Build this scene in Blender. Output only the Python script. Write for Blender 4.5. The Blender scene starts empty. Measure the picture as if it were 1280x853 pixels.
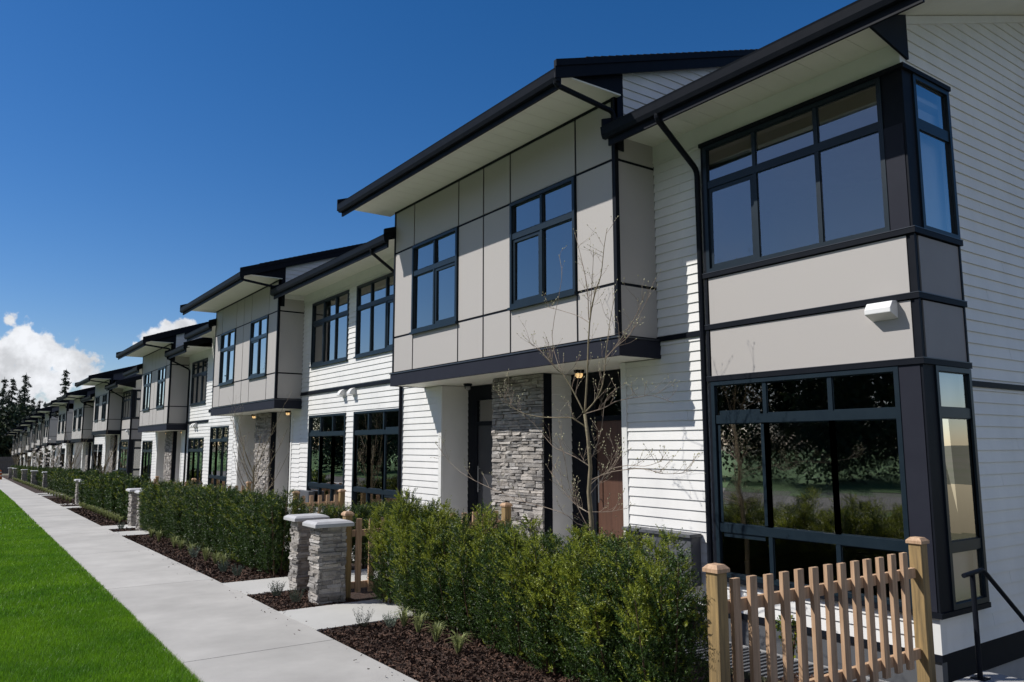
import bpy, math, random
import numpy as np
from mathutils import Vector, Matrix
R = math.radians
rnd = random.Random(7)
scene = bpy.context.scene
COL = scene.collection

# ---------------------------------------------------------------- camera
YAW, PIT, ROL, FPX = R(35.38), R(7.62), R(-.1), 974.43
F_ = Vector((math.sin(YAW)*math.cos(PIT), math.cos(YAW)*math.cos(PIT), math.sin(PIT)))
R_ = F_.cross(Vector((0, 0, 1))).normalized(); U_ = R_.cross(F_)
R2 = R_*math.cos(ROL)+U_*math.sin(ROL); U2 = U_*math.cos(ROL)-R_*math.sin(ROL)
cam = bpy.data.cameras.new("camera"); camo = bpy.data.objects.new("camera", cam); COL.objects.link(camo)
camo.matrix_world = Matrix(((R2.x, U2.x, -F_.x, 0), (R2.y, U2.y, -F_.y, 0), (R2.z, U2.z, -F_.z, 0), (0, 0, 0, 1)))
cam.sensor_width = 36; cam.lens = FPX/1280*36; cam.clip_start = .05; cam.clip_end = 6000
scene.camera = camo

def ray(u, v):
    return R2*(u-640)-U2*(v-426.5)+F_*FPX
def onX(u, v, X):
    r = ray(u, v); return r*(X/r.x)

# ---------------------------------------------------------------- light
SUN = Vector((-1, .73, 1.22)).normalized()
EL = math.asin(SUN.z); AZ = math.atan2(SUN.x, SUN.y)
sd = bpy.data.lights.new("sun", 'SUN'); sd.energy = 4.6; sd.angle = R(.53); sd.color = (1, .965, .91)
so = bpy.data.objects.new("sun", sd); COL.objects.link(so)
so.rotation_euler = (-SUN).to_track_quat('-Z', 'Y').to_euler()

W = bpy.data.worlds.new("World"); scene.world = W; W.use_nodes = True
nt = W.node_tree; N = nt.nodes; L = nt.links; N.clear()
out = N.new('ShaderNodeOutputWorld'); bg = N.new('ShaderNodeBackground'); L.new(bg.outputs[0], out.inputs[0])
sky = N.new('ShaderNodeTexSky'); sky.sky_type = 'NISHITA'; sky.sun_disc = False
sky.sun_elevation = EL; sky.sun_rotation = AZ; sky.altitude = 300; sky.air_density = 1.0; sky.dust_density = .25; sky.ozone_density = 2.6
SKY_STRENGTH = .090
bg.inputs[1].default_value = SKY_STRENGTH
def mth(op, a, b=None, c=None, clamp=False):
    n = N.new('ShaderNodeMath'); n.operation = op; n.use_clamp = clamp
    for i, x in enumerate((a, b, c)):
        if x is None: continue
        if isinstance(x, (int, float)): n.inputs[i].default_value = x
        else: L.new(x, n.inputs[i])
    return n.outputs[0]
geo = N.new('ShaderNodeTexCoord')
dirv = geo.outputs['Generated']
nz = N.new('ShaderNodeTexNoise'); nz.inputs['Scale'].default_value = 40; nz.inputs['Detail'].default_value = 9; nz.inputs['Roughness'].default_value = .56
L.new(dirv, nz.inputs['Vector'])
blobs = [(12, 402, 13), (22, 418, 20), (8, 440, 34), (45, 436, 24), (62, 452, 30), (88, 448, 22), (30, 470, 42), (72, 478, 38), (100, 470, 27), (112, 484, 18), (5, 500, 44),
         (181, 424, 13), (196, 421, 15), (213, 414, 16), (228, 409, 14), (240, 413, 12), (170, 432, 9)]
field = None
for (bx, by, br) in blobs:
    d = ray(bx, by).normalized()
    vm = N.new('ShaderNodeVectorMath'); vm.operation = 'DISTANCE'; L.new(dirv, vm.inputs[0]); vm.inputs[1].default_value = d
    e = mth('MULTIPLY_ADD', vm.outputs['Value'], -1/(br*.00088), 1.0)
    field = e if field is None else mth('SMOOTH_MAX', field, e, .35)
den = mth('ADD', field, mth('MULTIPLY', mth('SUBTRACT', nz.outputs[0], .5), 3.0))
mask = N.new('ShaderNodeMapRange'); mask.interpolation_type = 'SMOOTHSTEP'
L.new(den, mask.inputs[0]); mask.inputs[1].default_value = -.02; mask.inputs[2].default_value = .40
# clouds: brighter towards the sun side, grey in their thick lower parts
n2 = N.new('ShaderNodeTexNoise'); n2.inputs['Scale'].default_value = 26; n2.inputs['Detail'].default_value = 8; n2.inputs['Roughness'].default_value = .6
off = N.new('ShaderNodeVectorMath'); off.operation = 'ADD'; L.new(dirv, off.inputs[0]); off.inputs[1].default_value = (-.012, 0, .014)
L.new(off.outputs[0], n2.inputs['Vector'])
sh = N.new('ShaderNodeMapRange'); L.new(n2.outputs[0], sh.inputs[0]); sh.inputs[1].default_value = .38; sh.inputs[2].default_value = .62; sh.inputs[3].default_value = 1.12; sh.inputs[4].default_value = .76
ccol = N.new('ShaderNodeMixRGB'); ccol.blend_type = 'MULTIPLY'; ccol.inputs[0].default_value = 1
ccol.inputs[1].default_value = (8.6, 8.8, 9.2, 1); L.new(sh.outputs[0], ccol.inputs[2])
hs = N.new('ShaderNodeHueSaturation'); hs.inputs['Saturation'].default_value = 1.36; L.new(sky.outputs[0], hs.inputs['Color'])
tn = N.new('ShaderNodeMixRGB'); tn.blend_type = 'MULTIPLY'; tn.inputs[0].default_value = 1; L.new(hs.outputs[0], tn.inputs[1]); tn.inputs[2].default_value = (.93, .90, 1.03, 1)
mx = N.new('ShaderNodeMixRGB'); L.new(mask.outputs[0], mx.inputs[0]); L.new(tn.outputs[0], mx.inputs[1]); L.new(ccol.outputs[0], mx.inputs[2])
# unseen cloud banks added behind camera and over road: fill light, paler window reflections
vm = N.new('ShaderNodeVectorMath'); vm.operation = 'DOT_PRODUCT'; L.new(dirv, vm.inputs[0]); vm.inputs[1].default_value = (-.80, -.60, 0)
sp = N.new('ShaderNodeSeparateXYZ'); L.new(dirv, sp.inputs[0])
side = N.new('ShaderNodeMapRange'); side.interpolation_type = 'SMOOTHSTEP'; L.new(vm.outputs['Value'], side.inputs[0]); side.inputs[1].default_value = -.02; side.inputs[2].default_value = .48
elv = N.new('ShaderNodeMapRange'); elv.interpolation_type = 'SMOOTHSTEP'; L.new(sp.outputs[2], elv.inputs[0]); elv.inputs[1].default_value = .95; elv.inputs[2].default_value = .45
n3 = N.new('ShaderNodeTexNoise'); n3.inputs['Scale'].default_value = 2.6; n3.inputs['Detail'].default_value = 7; n3.inputs['Roughness'].default_value = .55; L.new(dirv, n3.inputs['Vector'])
cv = N.new('ShaderNodeMapRange'); cv.interpolation_type = 'SMOOTHSTEP'; L.new(n3.outputs[0], cv.inputs[0]); cv.inputs[1].default_value = .36; cv.inputs[2].default_value = .62; cv.inputs[3].default_value = .22; cv.inputs[4].default_value = .9
fill_bank = mth('MULTIPLY', mth('MULTIPLY', side.outputs[0], elv.outputs[0]), cv.outputs[0])
mx2 = N.new('ShaderNodeMixRGB'); L.new(fill_bank, mx2.inputs[0]); L.new(mx.outputs[0], mx2.inputs[1]); mx2.inputs[2].default_value = (5.2, 5.2, 5.8, 1)
L.new(mx2.outputs[0], bg.inputs[0])
vs = scene.view_settings
vs.view_transform = 'Standard'; vs.look = 'None'; vs.gamma = 1; vs.exposure = .07; vs.use_curve_mapping = False
scene.render.engine = 'CYCLES'
scene.cycles.max_bounces = 8; scene.cycles.transparent_max_bounces = 12

# ---------------------------------------------------------------- materials
def mat(name, col, rough=.6, metal=0, bump=None, var=None, island=None, spec=.5, stretch=None, trans=0, coord='Object', extra=None):
    """var=(scale, amount, second colour) ; bump=(scale, strength, distance) ; island=(dark, light) random per loose piece"""
    m = bpy.data.materials.new(name); m.use_nodes = True
    t = m.node_tree; n = t.nodes; l = t.links
    b = n['Principled BSDF']; b.inputs['Roughness'].default_value = rough; b.inputs['Metallic'].default_value = metal
    b.inputs['Specular IOR Level'].default_value = spec
    b.inputs['Base Color'].default_value = (*col, 1)
    tc = n.new('ShaderNodeTexCoord'); v = tc.outputs[coord]
    if stretch:
        mp = n.new('ShaderNodeMapping'); mp.inputs['Scale'].default_value = stretch; l.new(v, mp.inputs[0]); v = mp.outputs[0]
    c = None
    if var:
        q = n.new('ShaderNodeTexNoise'); q.inputs['Scale'].default_value = var[0]; q.inputs['Detail'].default_value = 6; q.inputs['Roughness'].default_value = .62; l.new(v, q.inputs[0])
        mr = n.new('ShaderNodeMapRange'); l.new(q.outputs[0], mr.inputs[0]); mr.inputs[1].default_value = .36; mr.inputs[2].default_value = .66; mr.inputs[4].default_value = var[1]
        x = n.new('ShaderNodeMixRGB'); l.new(mr.outputs[0], x.inputs[0]); x.inputs[1].default_value = (*col, 1); x.inputs[2].default_value = (*var[2], 1); c = x.outputs[0]
    if island:
        g = n.new('ShaderNodeNewGeometry'); mr = n.new('ShaderNodeMapRange'); l.new(g.outputs['Random Per Island'], mr.inputs[0]); mr.inputs[3].default_value = island[0]; mr.inputs[4].default_value = island[1]
        x = n.new('ShaderNodeMixRGB'); x.blend_type = 'MULTIPLY'; x.inputs[0].default_value = 1; l.new(mr.outputs[0], x.inputs[2])
        if c: l.new(c, x.inputs[1])
        else: x.inputs[1].default_value = (*col, 1)
        c = x.outputs[0]
        if len(island) > 2:
            w = n.new('ShaderNodeTexWhiteNoise'); w.noise_dimensions = '1D'; l.new(g.outputs['Random Per Island'], w.inputs['W'])
            x2 = n.new('ShaderNodeMixRGB'); l.new(w.outputs['Value'], x2.inputs[0]); l.new(c, x2.inputs[1])
            x3 = n.new('ShaderNodeMixRGB'); x3.blend_type = 'MULTIPLY'; x3.inputs[0].default_value = 1; l.new(c, x3.inputs[1]); x3.inputs[2].default_value = (*island[2], 1)
            l.new(x3.outputs[0], x2.inputs[2]); c = x2.outputs[0]
    if c: l.new(c, b.inputs['Base Color'])
    if bump:
        q = n.new('ShaderNodeTexNoise'); q.inputs['Scale'].default_value = bump[0]; q.inputs['Detail'].default_value = 8; l.new(v, q.inputs[0])
        bp = n.new('ShaderNodeBump'); bp.inputs['Strength'].default_value = bump[1]; bp.inputs['Distance'].default_value = bump[2]; l.new(q.outputs[0], bp.inputs['Height']); l.new(bp.outputs[0], b.inputs['Normal'])
    if trans:
        tr = n.new('ShaderNodeBsdfTranslucent'); ms = n.new('ShaderNodeMixShader'); ms.inputs[0].default_value = trans
        if c: l.new(c, tr.inputs[0])
        else: tr.inputs[0].default_value = (*col, 1)
        l.new(b.outputs[0], ms.inputs[1]); l.new(tr.outputs[0], ms.inputs[2]); l.new(ms.outputs[0], n['Material Output'].inputs[0])
    return m
M = {}
M['siding'] = mat('white_siding', (.79, .78, .755), .5, bump=(2.2, .22, .012), var=(1.1, .8, (.68, .675, .655)), stretch=(1.6, 1.6, .7))
M['wtrim'] = mat('white_trim', (.76, .755, .73), .5, var=(4, .4, (.68, .675, .65)))
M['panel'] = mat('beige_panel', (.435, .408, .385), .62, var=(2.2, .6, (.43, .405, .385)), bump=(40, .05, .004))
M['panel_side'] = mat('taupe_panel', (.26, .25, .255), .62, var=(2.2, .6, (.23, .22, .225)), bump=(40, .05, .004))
M['dpanel'] = mat('charcoal_panel', (.024, .026, .037), .6, var=(3, .6, (.019, .020, .030)), spec=.1)
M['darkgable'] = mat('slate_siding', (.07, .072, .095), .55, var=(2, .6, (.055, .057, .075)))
M['black'] = mat('black_trim', (.008, .010, .015), .5, var=(5, .7, (.012, .014, .019)), spec=.08)
M['flash'] = mat('flashing', (.05, .055, .065), .35, metal=.3)
M['frame'] = mat('window_frame_dark', (.008, .017, .026), .38, var=(6, .6, (.013, .024, .034)), spec=.3)
M['soffit'] = mat('soffit_white', (.85, .835, .745), .55, var=(2, .5, (.76, .745, .66)))
M['shingle'] = mat('roof_shingle', (.035, .036, .04), .9, bump=(18, .6, .02), var=(9, .8, (.02, .02, .024)))
M['concrete'] = mat('sidewalk_concrete', (.48, .462, .43), .85, var=(.9, .95, (.375, .36, .335)), bump=(60, .25, .006), island=(.94, 1.03))
M['concrete2'] = mat('path_concrete', (.50, .49, .46), .85, var=(1.2, .7, (.42, .41, .385)), bump=(70, .25, .006))
M['found'] = mat('foundation_concrete', (.36, .355, .35), .85, var=(2, .8, (.27, .27, .27)), bump=(30, .3, .01))
M['cap'] = mat('cap_stone', (.50, .50, .505), .7, var=(6, .8, (.40, .40, .41)), bump=(50, .3, .006))
M['stone'] = mat('ledge_stone', (.46, .42, .375), .85, var=(9, .9, (.30, .27, .24)), island=(.5, 1.15, (.90, .94, 1.0)), bump=(38, .9, .02))
M['cedar'] = mat('cedar_wood', (.56, .37, .23), .7, var=(2.6, 1.0, (.36, .225, .13)), stretch=(14, 14, 1), island=(.8, 1.12), bump=(5, .25, .004))
M['postwood'] = mat('treated_post', (.36, .24, .10), .7, var=(2.5, 1.0, (.17, .12, .055)), stretch=(12, 12, .9), bump=(5, .3, .004))
M['door'] = mat('brown_door', (.105, .05, .032), .5, var=(2, .8, (.07, .033, .021)), stretch=(16, 16, 1))
M['greydoor'] = mat('grey_door', (.035, .037, .043), .4)
M['metal'] = mat('galvanised_steel', (.32, .33, .34), .4, metal=.7)
M['meter'] = mat('meter_grey', (.10, .105, .115), .45)
M['plastic'] = mat('white_plastic', (.78, .775, .76), .35)
M['mulch'] = mat('mulch_bed', (.050, .024, .015), .95, var=(14, .9, (.018, .010, .007)), bump=(28, 1.0, .05))
M['chip'] = mat('bark_chip', (.085, .042, .025), .9, island=(.25, 1.5, (.8, .9, 1)))
M['lawn'] = mat('lawn_base', (.03, .10, .010), .95, var=(1.1, .9, (.04, .12, .012)), bump=(60, .9, .03))
M['blade'] = mat('grass_blade', (.20, .39, .014), .55, var=(.9, 1.0, (.10, .26, .010)), island=(.6, 1.25), trans=.35)
M['meadow'] = mat('open_ground', (.13, .135, .075), .95, var=(.15, .9, (.17, .15, .11)), bump=(8, .6, .05))
M['asphalt'] = mat('asphalt', (.05, .05, .052), .9, var=(3, .6, (.065, .065, .066)), bump=(120, .4, .005))
M['yew'] = mat('yew_foliage', (.033, .074, .013), .5, island=(.25, 1.5, (1.4, 1.15, .8)), trans=.2, spec=.4)
M['yewtip'] = mat('yew_new_growth', (.255, .295, .03), .5, island=(.5, 1.4), trans=.35, spec=.4)
M['yewstem'] = mat('yew_stem', (.09, .055, .03), .9)
M['shrubred'] = mat('bronze_leaves', (.07, .055, .03), .6, island=(.5, 1.5, (1.3, .8, .8)), trans=.2)
M['bark'] = mat('sapling_bark', (.25, .20, .13), .85, var=(14, .8, (.13, .12, .065)), bump=(40, .5, .006))
M['twig'] = mat('twig_bark', (.30, .25, .19), .8, var=(8, .8, (.19, .12, .09)))
M['bud'] = mat('leaf_bud', (.42, .40, .24), .6, island=(.7, 1.2))
M['flower'] = mat('white_petals', (.80, .76, .74), .6, trans=.3)
M['needle'] = mat('fir_needles', (.020, .036, .017), .8, island=(.5, 1.6))
M['darktrunk'] = mat('dark_bark', (.05, .04, .03), .9)
M['leaf'] = mat('dark_leaves', (.028, .045, .015), .75, island=(.4, 1.6), trans=.15)
M['springleaf'] = mat('spring_leaves', (.11, .125, .035), .7, island=(.5, 1.4), trans=.3)
M['varieg'] = mat('variegated_blades', (.36, .40, .16), .5, island=(.5, 1.2), trans=.3)
M['lavender'] = mat('silver_leaves', (.13, .165, .12), .7, island=(.6, 1.3))
M['orange'] = mat('orange_plastic', (.62, .13, .02), .5)
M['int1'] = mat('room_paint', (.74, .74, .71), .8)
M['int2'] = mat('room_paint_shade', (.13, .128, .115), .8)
M['floorwood'] = mat('room_floor', (.16, .13, .10), .5)
M['weathered'] = mat('weathered_fence', (.10, .09, .085), .9, stretch=(8, 8, 1), var=(2, .9, (.16, .145, .135)))

def glass_mat(name, tint, refl):
    m = bpy.data.materials.new(name); m.use_nodes = True; t = m.node_tree; n = t.nodes; l = t.links
    n.remove(n['Principled BSDF'])
    tr = n.new('ShaderNodeBsdfTransparent'); tr.inputs[0].default_value = (*tint, 1)
    gl = n.new('ShaderNodeBsdfGlossy'); gl.inputs['Roughness'].default_value = .004; gl.inputs[0].default_value = (1, .97, .93, 1)
    fr = n.new('ShaderNodeFresnel'); fr.inputs[0].default_value = 1.52
    mu = n.new('ShaderNodeMath'); mu.operation = 'MULTIPLY_ADD'; mu.use_clamp = True; l.new(fr.outputs[0], mu.inputs[0]); mu.inputs[1].default_value = refl; mu.inputs[2].default_value = .10
    q = n.new('ShaderNodeTexNoise'); q.inputs['Scale'].default_value = .9; q.inputs['Detail'].default_value = 1
    tc = n.new('ShaderNodeTexCoord'); l.new(tc.outputs['Object'], q.inputs[0])
    bp = n.new('ShaderNodeBump'); bp.inputs['Strength'].default_value = .12; bp.inputs['Distance'].default_value = .02; l.new(q.outputs[0], bp.inputs['Height']); l.new(bp.outputs[0], gl.inputs['Normal'])
    ms = n.new('ShaderNodeMixShader'); l.new(mu.outputs[0], ms.inputs[0]); l.new(tr.outputs[0], ms.inputs[1]); l.new(gl.outputs[0], ms.inputs[2]); l.new(ms.outputs[0], n['Material Output'].inputs[0])
    return m
M['glass'] = glass_mat('window_glass', (.84, .86, .87), 2.7)
def emis(name, col, s):
    m = bpy.data.materials.new(name); m.use_nodes = True; b = m.node_tree.nodes['Principled BSDF']
    b.inputs['Base Color'].default_value = (.7, .65, .5, 1); b.inputs['Emission Color'].default_value = (*col, 1); b.inputs['Emission Strength'].default_value = s; return m
M['lamp'] = emis('lit_lamp_glass', (1, .62, .25), .8)
M['lampoff'] = mat('lamp_glass', (.25, .25, .25), .2)

# ---------------------------------------------------------------- mesh helpers
class MB:
    def __init__(s): s.v = []; s.f = []
    def quad(s, a, b, c, d):
        n = len(s.v); s.v += [tuple(a), tuple(b), tuple(c), tuple(d)]; s.f.append((n, n+1, n+2, n+3))
    def poly(s, pts):
        n = len(s.v); s.v += [tuple(p) for p in pts]; s.f.append(tuple(range(n, n+len(pts))))
    def hexa(s, p):   # 8 points: bottom ring 0-3, top ring 4-7
        n = len(s.v); s.v += [tuple(q) for q in p]
        for f in ((3, 2, 1, 0), (4, 5, 6, 7), (0, 1, 5, 4), (1, 2, 6, 5), (2, 3, 7, 6), (3, 0, 4, 7)): s.f.append(tuple(n+i for i in f))
    def box(s, x0, x1, y0, y1, z0, z1):
        if x0 > x1: x0, x1 = x1, x0
        if y0 > y1: y0, y1 = y1, y0
        s.hexa([(x0, y0, z0), (x1, y0, z0), (x1, y1, z0), (x0, y1, z0), (x0, y0, z1), (x1, y0, z1), (x1, y1, z1), (x0, y1, z1)])
    def prism(s, prof, axis, a, b):   # profile in the plane normal to axis ('x' or 'y')
        def P(p, t): return (t, p[0], p[1]) if axis == 'x' else (p[0], t, p[1])
        n = len(s.v); k = len(prof)
        s.v += [P(p, a) for p in prof]+[P(p, b) for p in prof]
        s.f.append(tuple(n+i for i in range(k))); s.f.append(tuple(n+k+i for i in reversed(range(k))))
        for i in range(k):
            j = (i+1) % k; s.f.append((n+i, n+k+i, n+k+j, n+j))
    def tube(s, pts, rads, seg=6, cap=True):
        pts = [Vector(p) for p in pts]; n0 = len(s.v); k = len(pts); up = None
        for i, p in enumerate(pts):
            d = (pts[min(i+1, k-1)]-pts[max(i-1, 0)]).normalized()
            if up is None: up = d.orthogonal().normalized()
            a = (up-d*up.dot(d))
            a = a.normalized() if a.length > 1e-6 else d.orthogonal().normalized()
            up = a; b = d.cross(a)
            r = rads[i] if isinstance(rads, (list, tuple)) else rads
            for j in range(seg):
                t = 2*math.pi*j/seg; s.v.append(tuple(p+a*(r*math.cos(t))+b*(r*math.sin(t))))
        for i in range(k-1):
            for j in range(seg):
                q = n0+i*seg; s.f.append((q+j, q+(j+1) % seg, q+seg+(j+1) % seg, q+seg+j))
        if cap:
            s.f.append(tuple(n0+j for j in reversed(range(seg)))); s.f.append(tuple(n0+(k-1)*seg+j for j in range(seg)))
    def sphere(s, c, r, sx=1, sy=1, sz=1, seg=10, rings=6, zmin=-1):
        prof = [(math.sin(math.pi*i/rings), -math.cos(math.pi*i/rings)) for i in range(rings+1)]
        n0 = len(s.v)
        for (q, z) in prof:
            for j in range(seg):
                t = 2*math.pi*j/seg; s.v.append((c[0]+r*sx*q*math.cos(t), c[1]+r*sy*q*math.sin(t), c[2]+r*sz*max(z, zmin)))
        for i in range(rings):
            for j in range(seg):
                q = n0+i*seg; s.f.append((q+j, q+(j+1) % seg, q+seg+(j+1) % seg, q+seg+j))
    def build(s, name, m, parent=None, bevel=0, smooth=False):
        me = bpy.data.meshes.new(name)
        o0 = Vector((0, 0, 0)); p = parent
        while p is not None: o0 += p.location; p = p.parent
        v = [(a[0]-o0.x, a[1]-o0.y, a[2]-o0.z) for a in s.v]
        me.from_pydata(v, [], s.f); me.materials.append(M[m] if isinstance(m, str) else m)
        o = bpy.data.objects.new(name, me); COL.objects.link(o); o.parent = parent
        if smooth: me.shade_smooth()
        if bevel:
            b = o.modifiers.new('bevel', 'BEVEL'); b.width = bevel; b.segments = 2; b.limit_method = 'ANGLE'; b.angle_limit = R(50)
        return o
def npmesh(name, V, Fq, mats, parent=None, midx=None, smooth=False):
    """V (n,3) array, Fq (m,k) array of equal-sized faces"""
    me = bpy.data.meshes.new(name); V = np.asarray(V, np.float32); Fq = np.asarray(Fq, np.int32); m_, k = Fq.shape
    me.vertices.add(len(V)); me.vertices.foreach_set('co', V.ravel())
    me.loops.add(m_*k); me.loops.foreach_set('vertex_index', Fq.ravel())
    me.polygons.add(m_); me.polygons.foreach_set('loop_start', np.arange(0, m_*k, k, dtype=np.int32))
    for q in (mats if isinstance(mats, (list, tuple)) else [mats]): me.materials.append(M[q])
    if midx is not None: me.polygons.foreach_set('material_index', np.asarray(midx, np.int32))
    me.update(calc_edges=True); me.validate()
    o = bpy.data.objects.new(name, me); COL.objects.link(o); o.parent = parent
    return o
def tag(o, label, cat, group=None, kind=None):
    if label: o['label'] = label
    if cat: o['category'] = cat
    if group: o['group'] = group
    if kind: o['kind'] = kind
    return o
def thing(name, loc, label, cat, group=None):
    o = bpy.data.objects.new(name, None); COL.objects.link(o); o.location = loc; o.empty_display_size = .3
    return tag(o, label, cat, group)
def copy_tree(o, parent=None):
    c = o.copy(); COL.objects.link(c); c.parent = parent
    for ch in list(o.children): copy_tree(ch, c)
    return c

def gz(y):
    y = min(max(y, -60), 160); return -1.967-.0155*y

# face-mapped boxes: ('X', plane) faces the street (outward -X), ('Y', plane) faces the camera end (outward -Y)
def fb(mb, face, u0, u1, z0, z1, d0, d1):
    a, p = face
    if a == 'X': mb.box(p-d1, p-d0, u0, u1, z0, z1)
    else: mb.box(u0, u1, p-d1, p-d0, z0, z1)

EXPO = .128; LIP = .017
def siding(mb, face, u0, u1, z0, z1, holes=(), base=-1.98, clip=None):
    """lap siding: one slanted board per course, proud at its lower edge"""
    a, p = face
    def P(u, z, d): return (p-d, u, z) if a == 'X' else (u, p-d, z)
    k = math.floor((z0-base)/EXPO)
    z = base+k*EXPO
    while z < z1-1e-6:
        za, zb = max(z, z0), min(z+EXPO, z1)
        cuts = sorted({za, zb}|{h[2] for h in holes if za < h[2] < zb}|{h[3] for h in holes if za < h[3] < zb})
        for c0, c1 in zip(cuts[:-1], cuts[1:]):
            segs = [(u0 if clip is None else max(u0, clip(c0)[0]), u1 if clip is None else min(u1, clip(c0)[1]))]
            for h in holes:
                if h[2] < (c0+c1)/2 < h[3]:
                    ns = []
                    for s0, s1 in segs:
                        if h[1] <= s0 or h[0] >= s1: ns.append((s0, s1)); continue
                        if h[0] > s0: ns.append((s0, h[0]))
                        if h[1] < s1: ns.append((h[1], s1))
                    segs = ns
            d0 = LIP*(1-(c0-z)/EXPO)+.001; d1 = LIP*(1-(c1-z)/EXPO)+.001
            ci = int(round((z-base)/EXPO)); jo = (ci*1.373+(.6 if a == 'X' else .2)) % 3.66; ns = []
            for s0, s1 in segs:
                q = s0-(s0 % 3.66)+jo
                if q < s0+.35: q += 3.66
                while q < s1-.35:
                    ns.append((s0, q-.0022)); s0 = q+.0022; q += 3.66
                ns.append((s0, s1))
            for s0, s1 in ns:
                if s1-s0 < .003: continue
                mb.hexa([P(s0, c0, d0), P(s1, c0, d0), P(s1, c0, -.06), P(s0, c0, -.06), P(s0, c1, d1), P(s1, c1, d1), P(s1, c1, -.06), P(s0, c1, -.06)])
        z += EXPO

def window(root, face, u0, u1, z0, z1, vs_=(), rails=(), sash=(), rw=.075, sill=True, cas=.05, depth=.035, vw=.05):
    """frame with mullions at vs_, rails at heights; sash=list of (col,row) panes with an extra opening sash"""
    f = MB()
    fb(f, face, u0, u0+cas, z0, z1, -.06, depth); fb(f, face, u1-cas, u1, z0, z1, -.06, depth)
    fb(f, face, u0+cas, u1-cas, z1-cas, z1, -.06, depth); fb(f, face, u0+cas, u1-cas, z0, z0+cas, -.06, depth)
    cols = [u0+cas]+list(vs_)+[u1-cas]; rows = [z0+cas]+list(rails)+[z1-cas]
    for r in rails: fb(f, face, u0+cas, u1-cas, r-rw/2, r+rw/2, -.05, depth-.012)
    for c in vs_:
        for r0, r1 in zip(rows[:-1], rows[1:]):
            a = r0+(rw/2 if r0 in rails else 0); b = r1-(rw/2 if r1 in rails else 0)
            fb(f, face, c-vw/2, c+vw/2, a, b, -.05, depth-.015)
    p = MB()
    for i in range(len(cols)-1):
        for j in range(len(rows)-1):
            a = cols[i]+(vw/2 if i else 0); b = cols[i+1]-(vw/2 if i < len(cols)-2 else 0)
            c = rows[j]+(rw/2 if j else 0); d = rows[j+1]-(rw/2 if j < len(rows)-2 else 0)
            w = .055 if (i, j) in sash else .012
            dd = depth-.028
            fb(f, face, a, a+w, c, d, -.045, dd); fb(f, face, b-w, b, c, d, -.045, dd)
            fb(f, face, a+w, b-w, c, c+w, -.045, dd); fb(f, face, a+w, b-w, d-w, d, -.045, dd)
            ax, pl = face
            q = -.02; jt = [rnd.uniform(-.0022, .0022)*min(1.5, (b-a)/.6) for _ in range(2)]; qa, qb, qc, qd = -q+jt[0]+jt[1], -q-jt[0]+jt[1], -q-jt[0]-jt[1], -q+jt[0]-jt[1]
            if ax == 'X': p.quad((pl+qa, a+w, c+w), (pl+qb, a+w, d-w), (pl+qc, b-w, d-w), (pl+qd, b-w, c+w))
            else: p.quad((a+w, pl+qa, c+w), (b-w, pl+qd, c+w), (b-w, pl+qc, d-w), (a+w, pl+qb, d-w))
    wo = f.build('window', 'frame', root)
    p.build('pane', 'glass', wo)
    if sill:
        s = MB(); fb(s, face, u0-.02, u1+.02, z0-.045, z0-.003, -.05, depth+.03); s.build('sill', 'frame', wo)
    return wo

def stonework(mb, face, u0, u1, z0, z1, thick=.07, seed=1, hmin=.035, hmax=.075):
    r = random.Random(seed); a, p = face; z = z0
    def P(u, zz, d): return (p-d, u, zz) if a == 'X' else (u, p-d, zz)
    while z < z1-.012:
        h = min(r.uniform(hmin, hmax), z1-z)
        if z1-z-h < .02: h = z1-z
        u = u0
        while u < u1-.01:
            w = r.uniform(.09, .34)
            if u1-u-w < .06: w = u1-u
            d = r.uniform(.0, .034); g = .0035
            def j(q=.006): return r.uniform(-q, q)
            A = (u+g, u+w-g, z+g, z+h-g)
            front = [(A[0]+j(), A[2]+j(), d+j(.012)), (A[1]+j(), A[2]+j(), d+j(.012)), (A[1]+j(), A[3]+j(), d+j(.012)), (A[0]+j(), A[3]+j(), d+j(.012))]
            back = [(A[0], A[2]), (A[1], A[2]), (A[1], A[3]), (A[0], A[3])]
            mb.hexa([P(q[0], q[1], q[2]) for q in front]+[P(q[0], q[1], -thick) for q in back])
            u += w
        z += h

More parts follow.
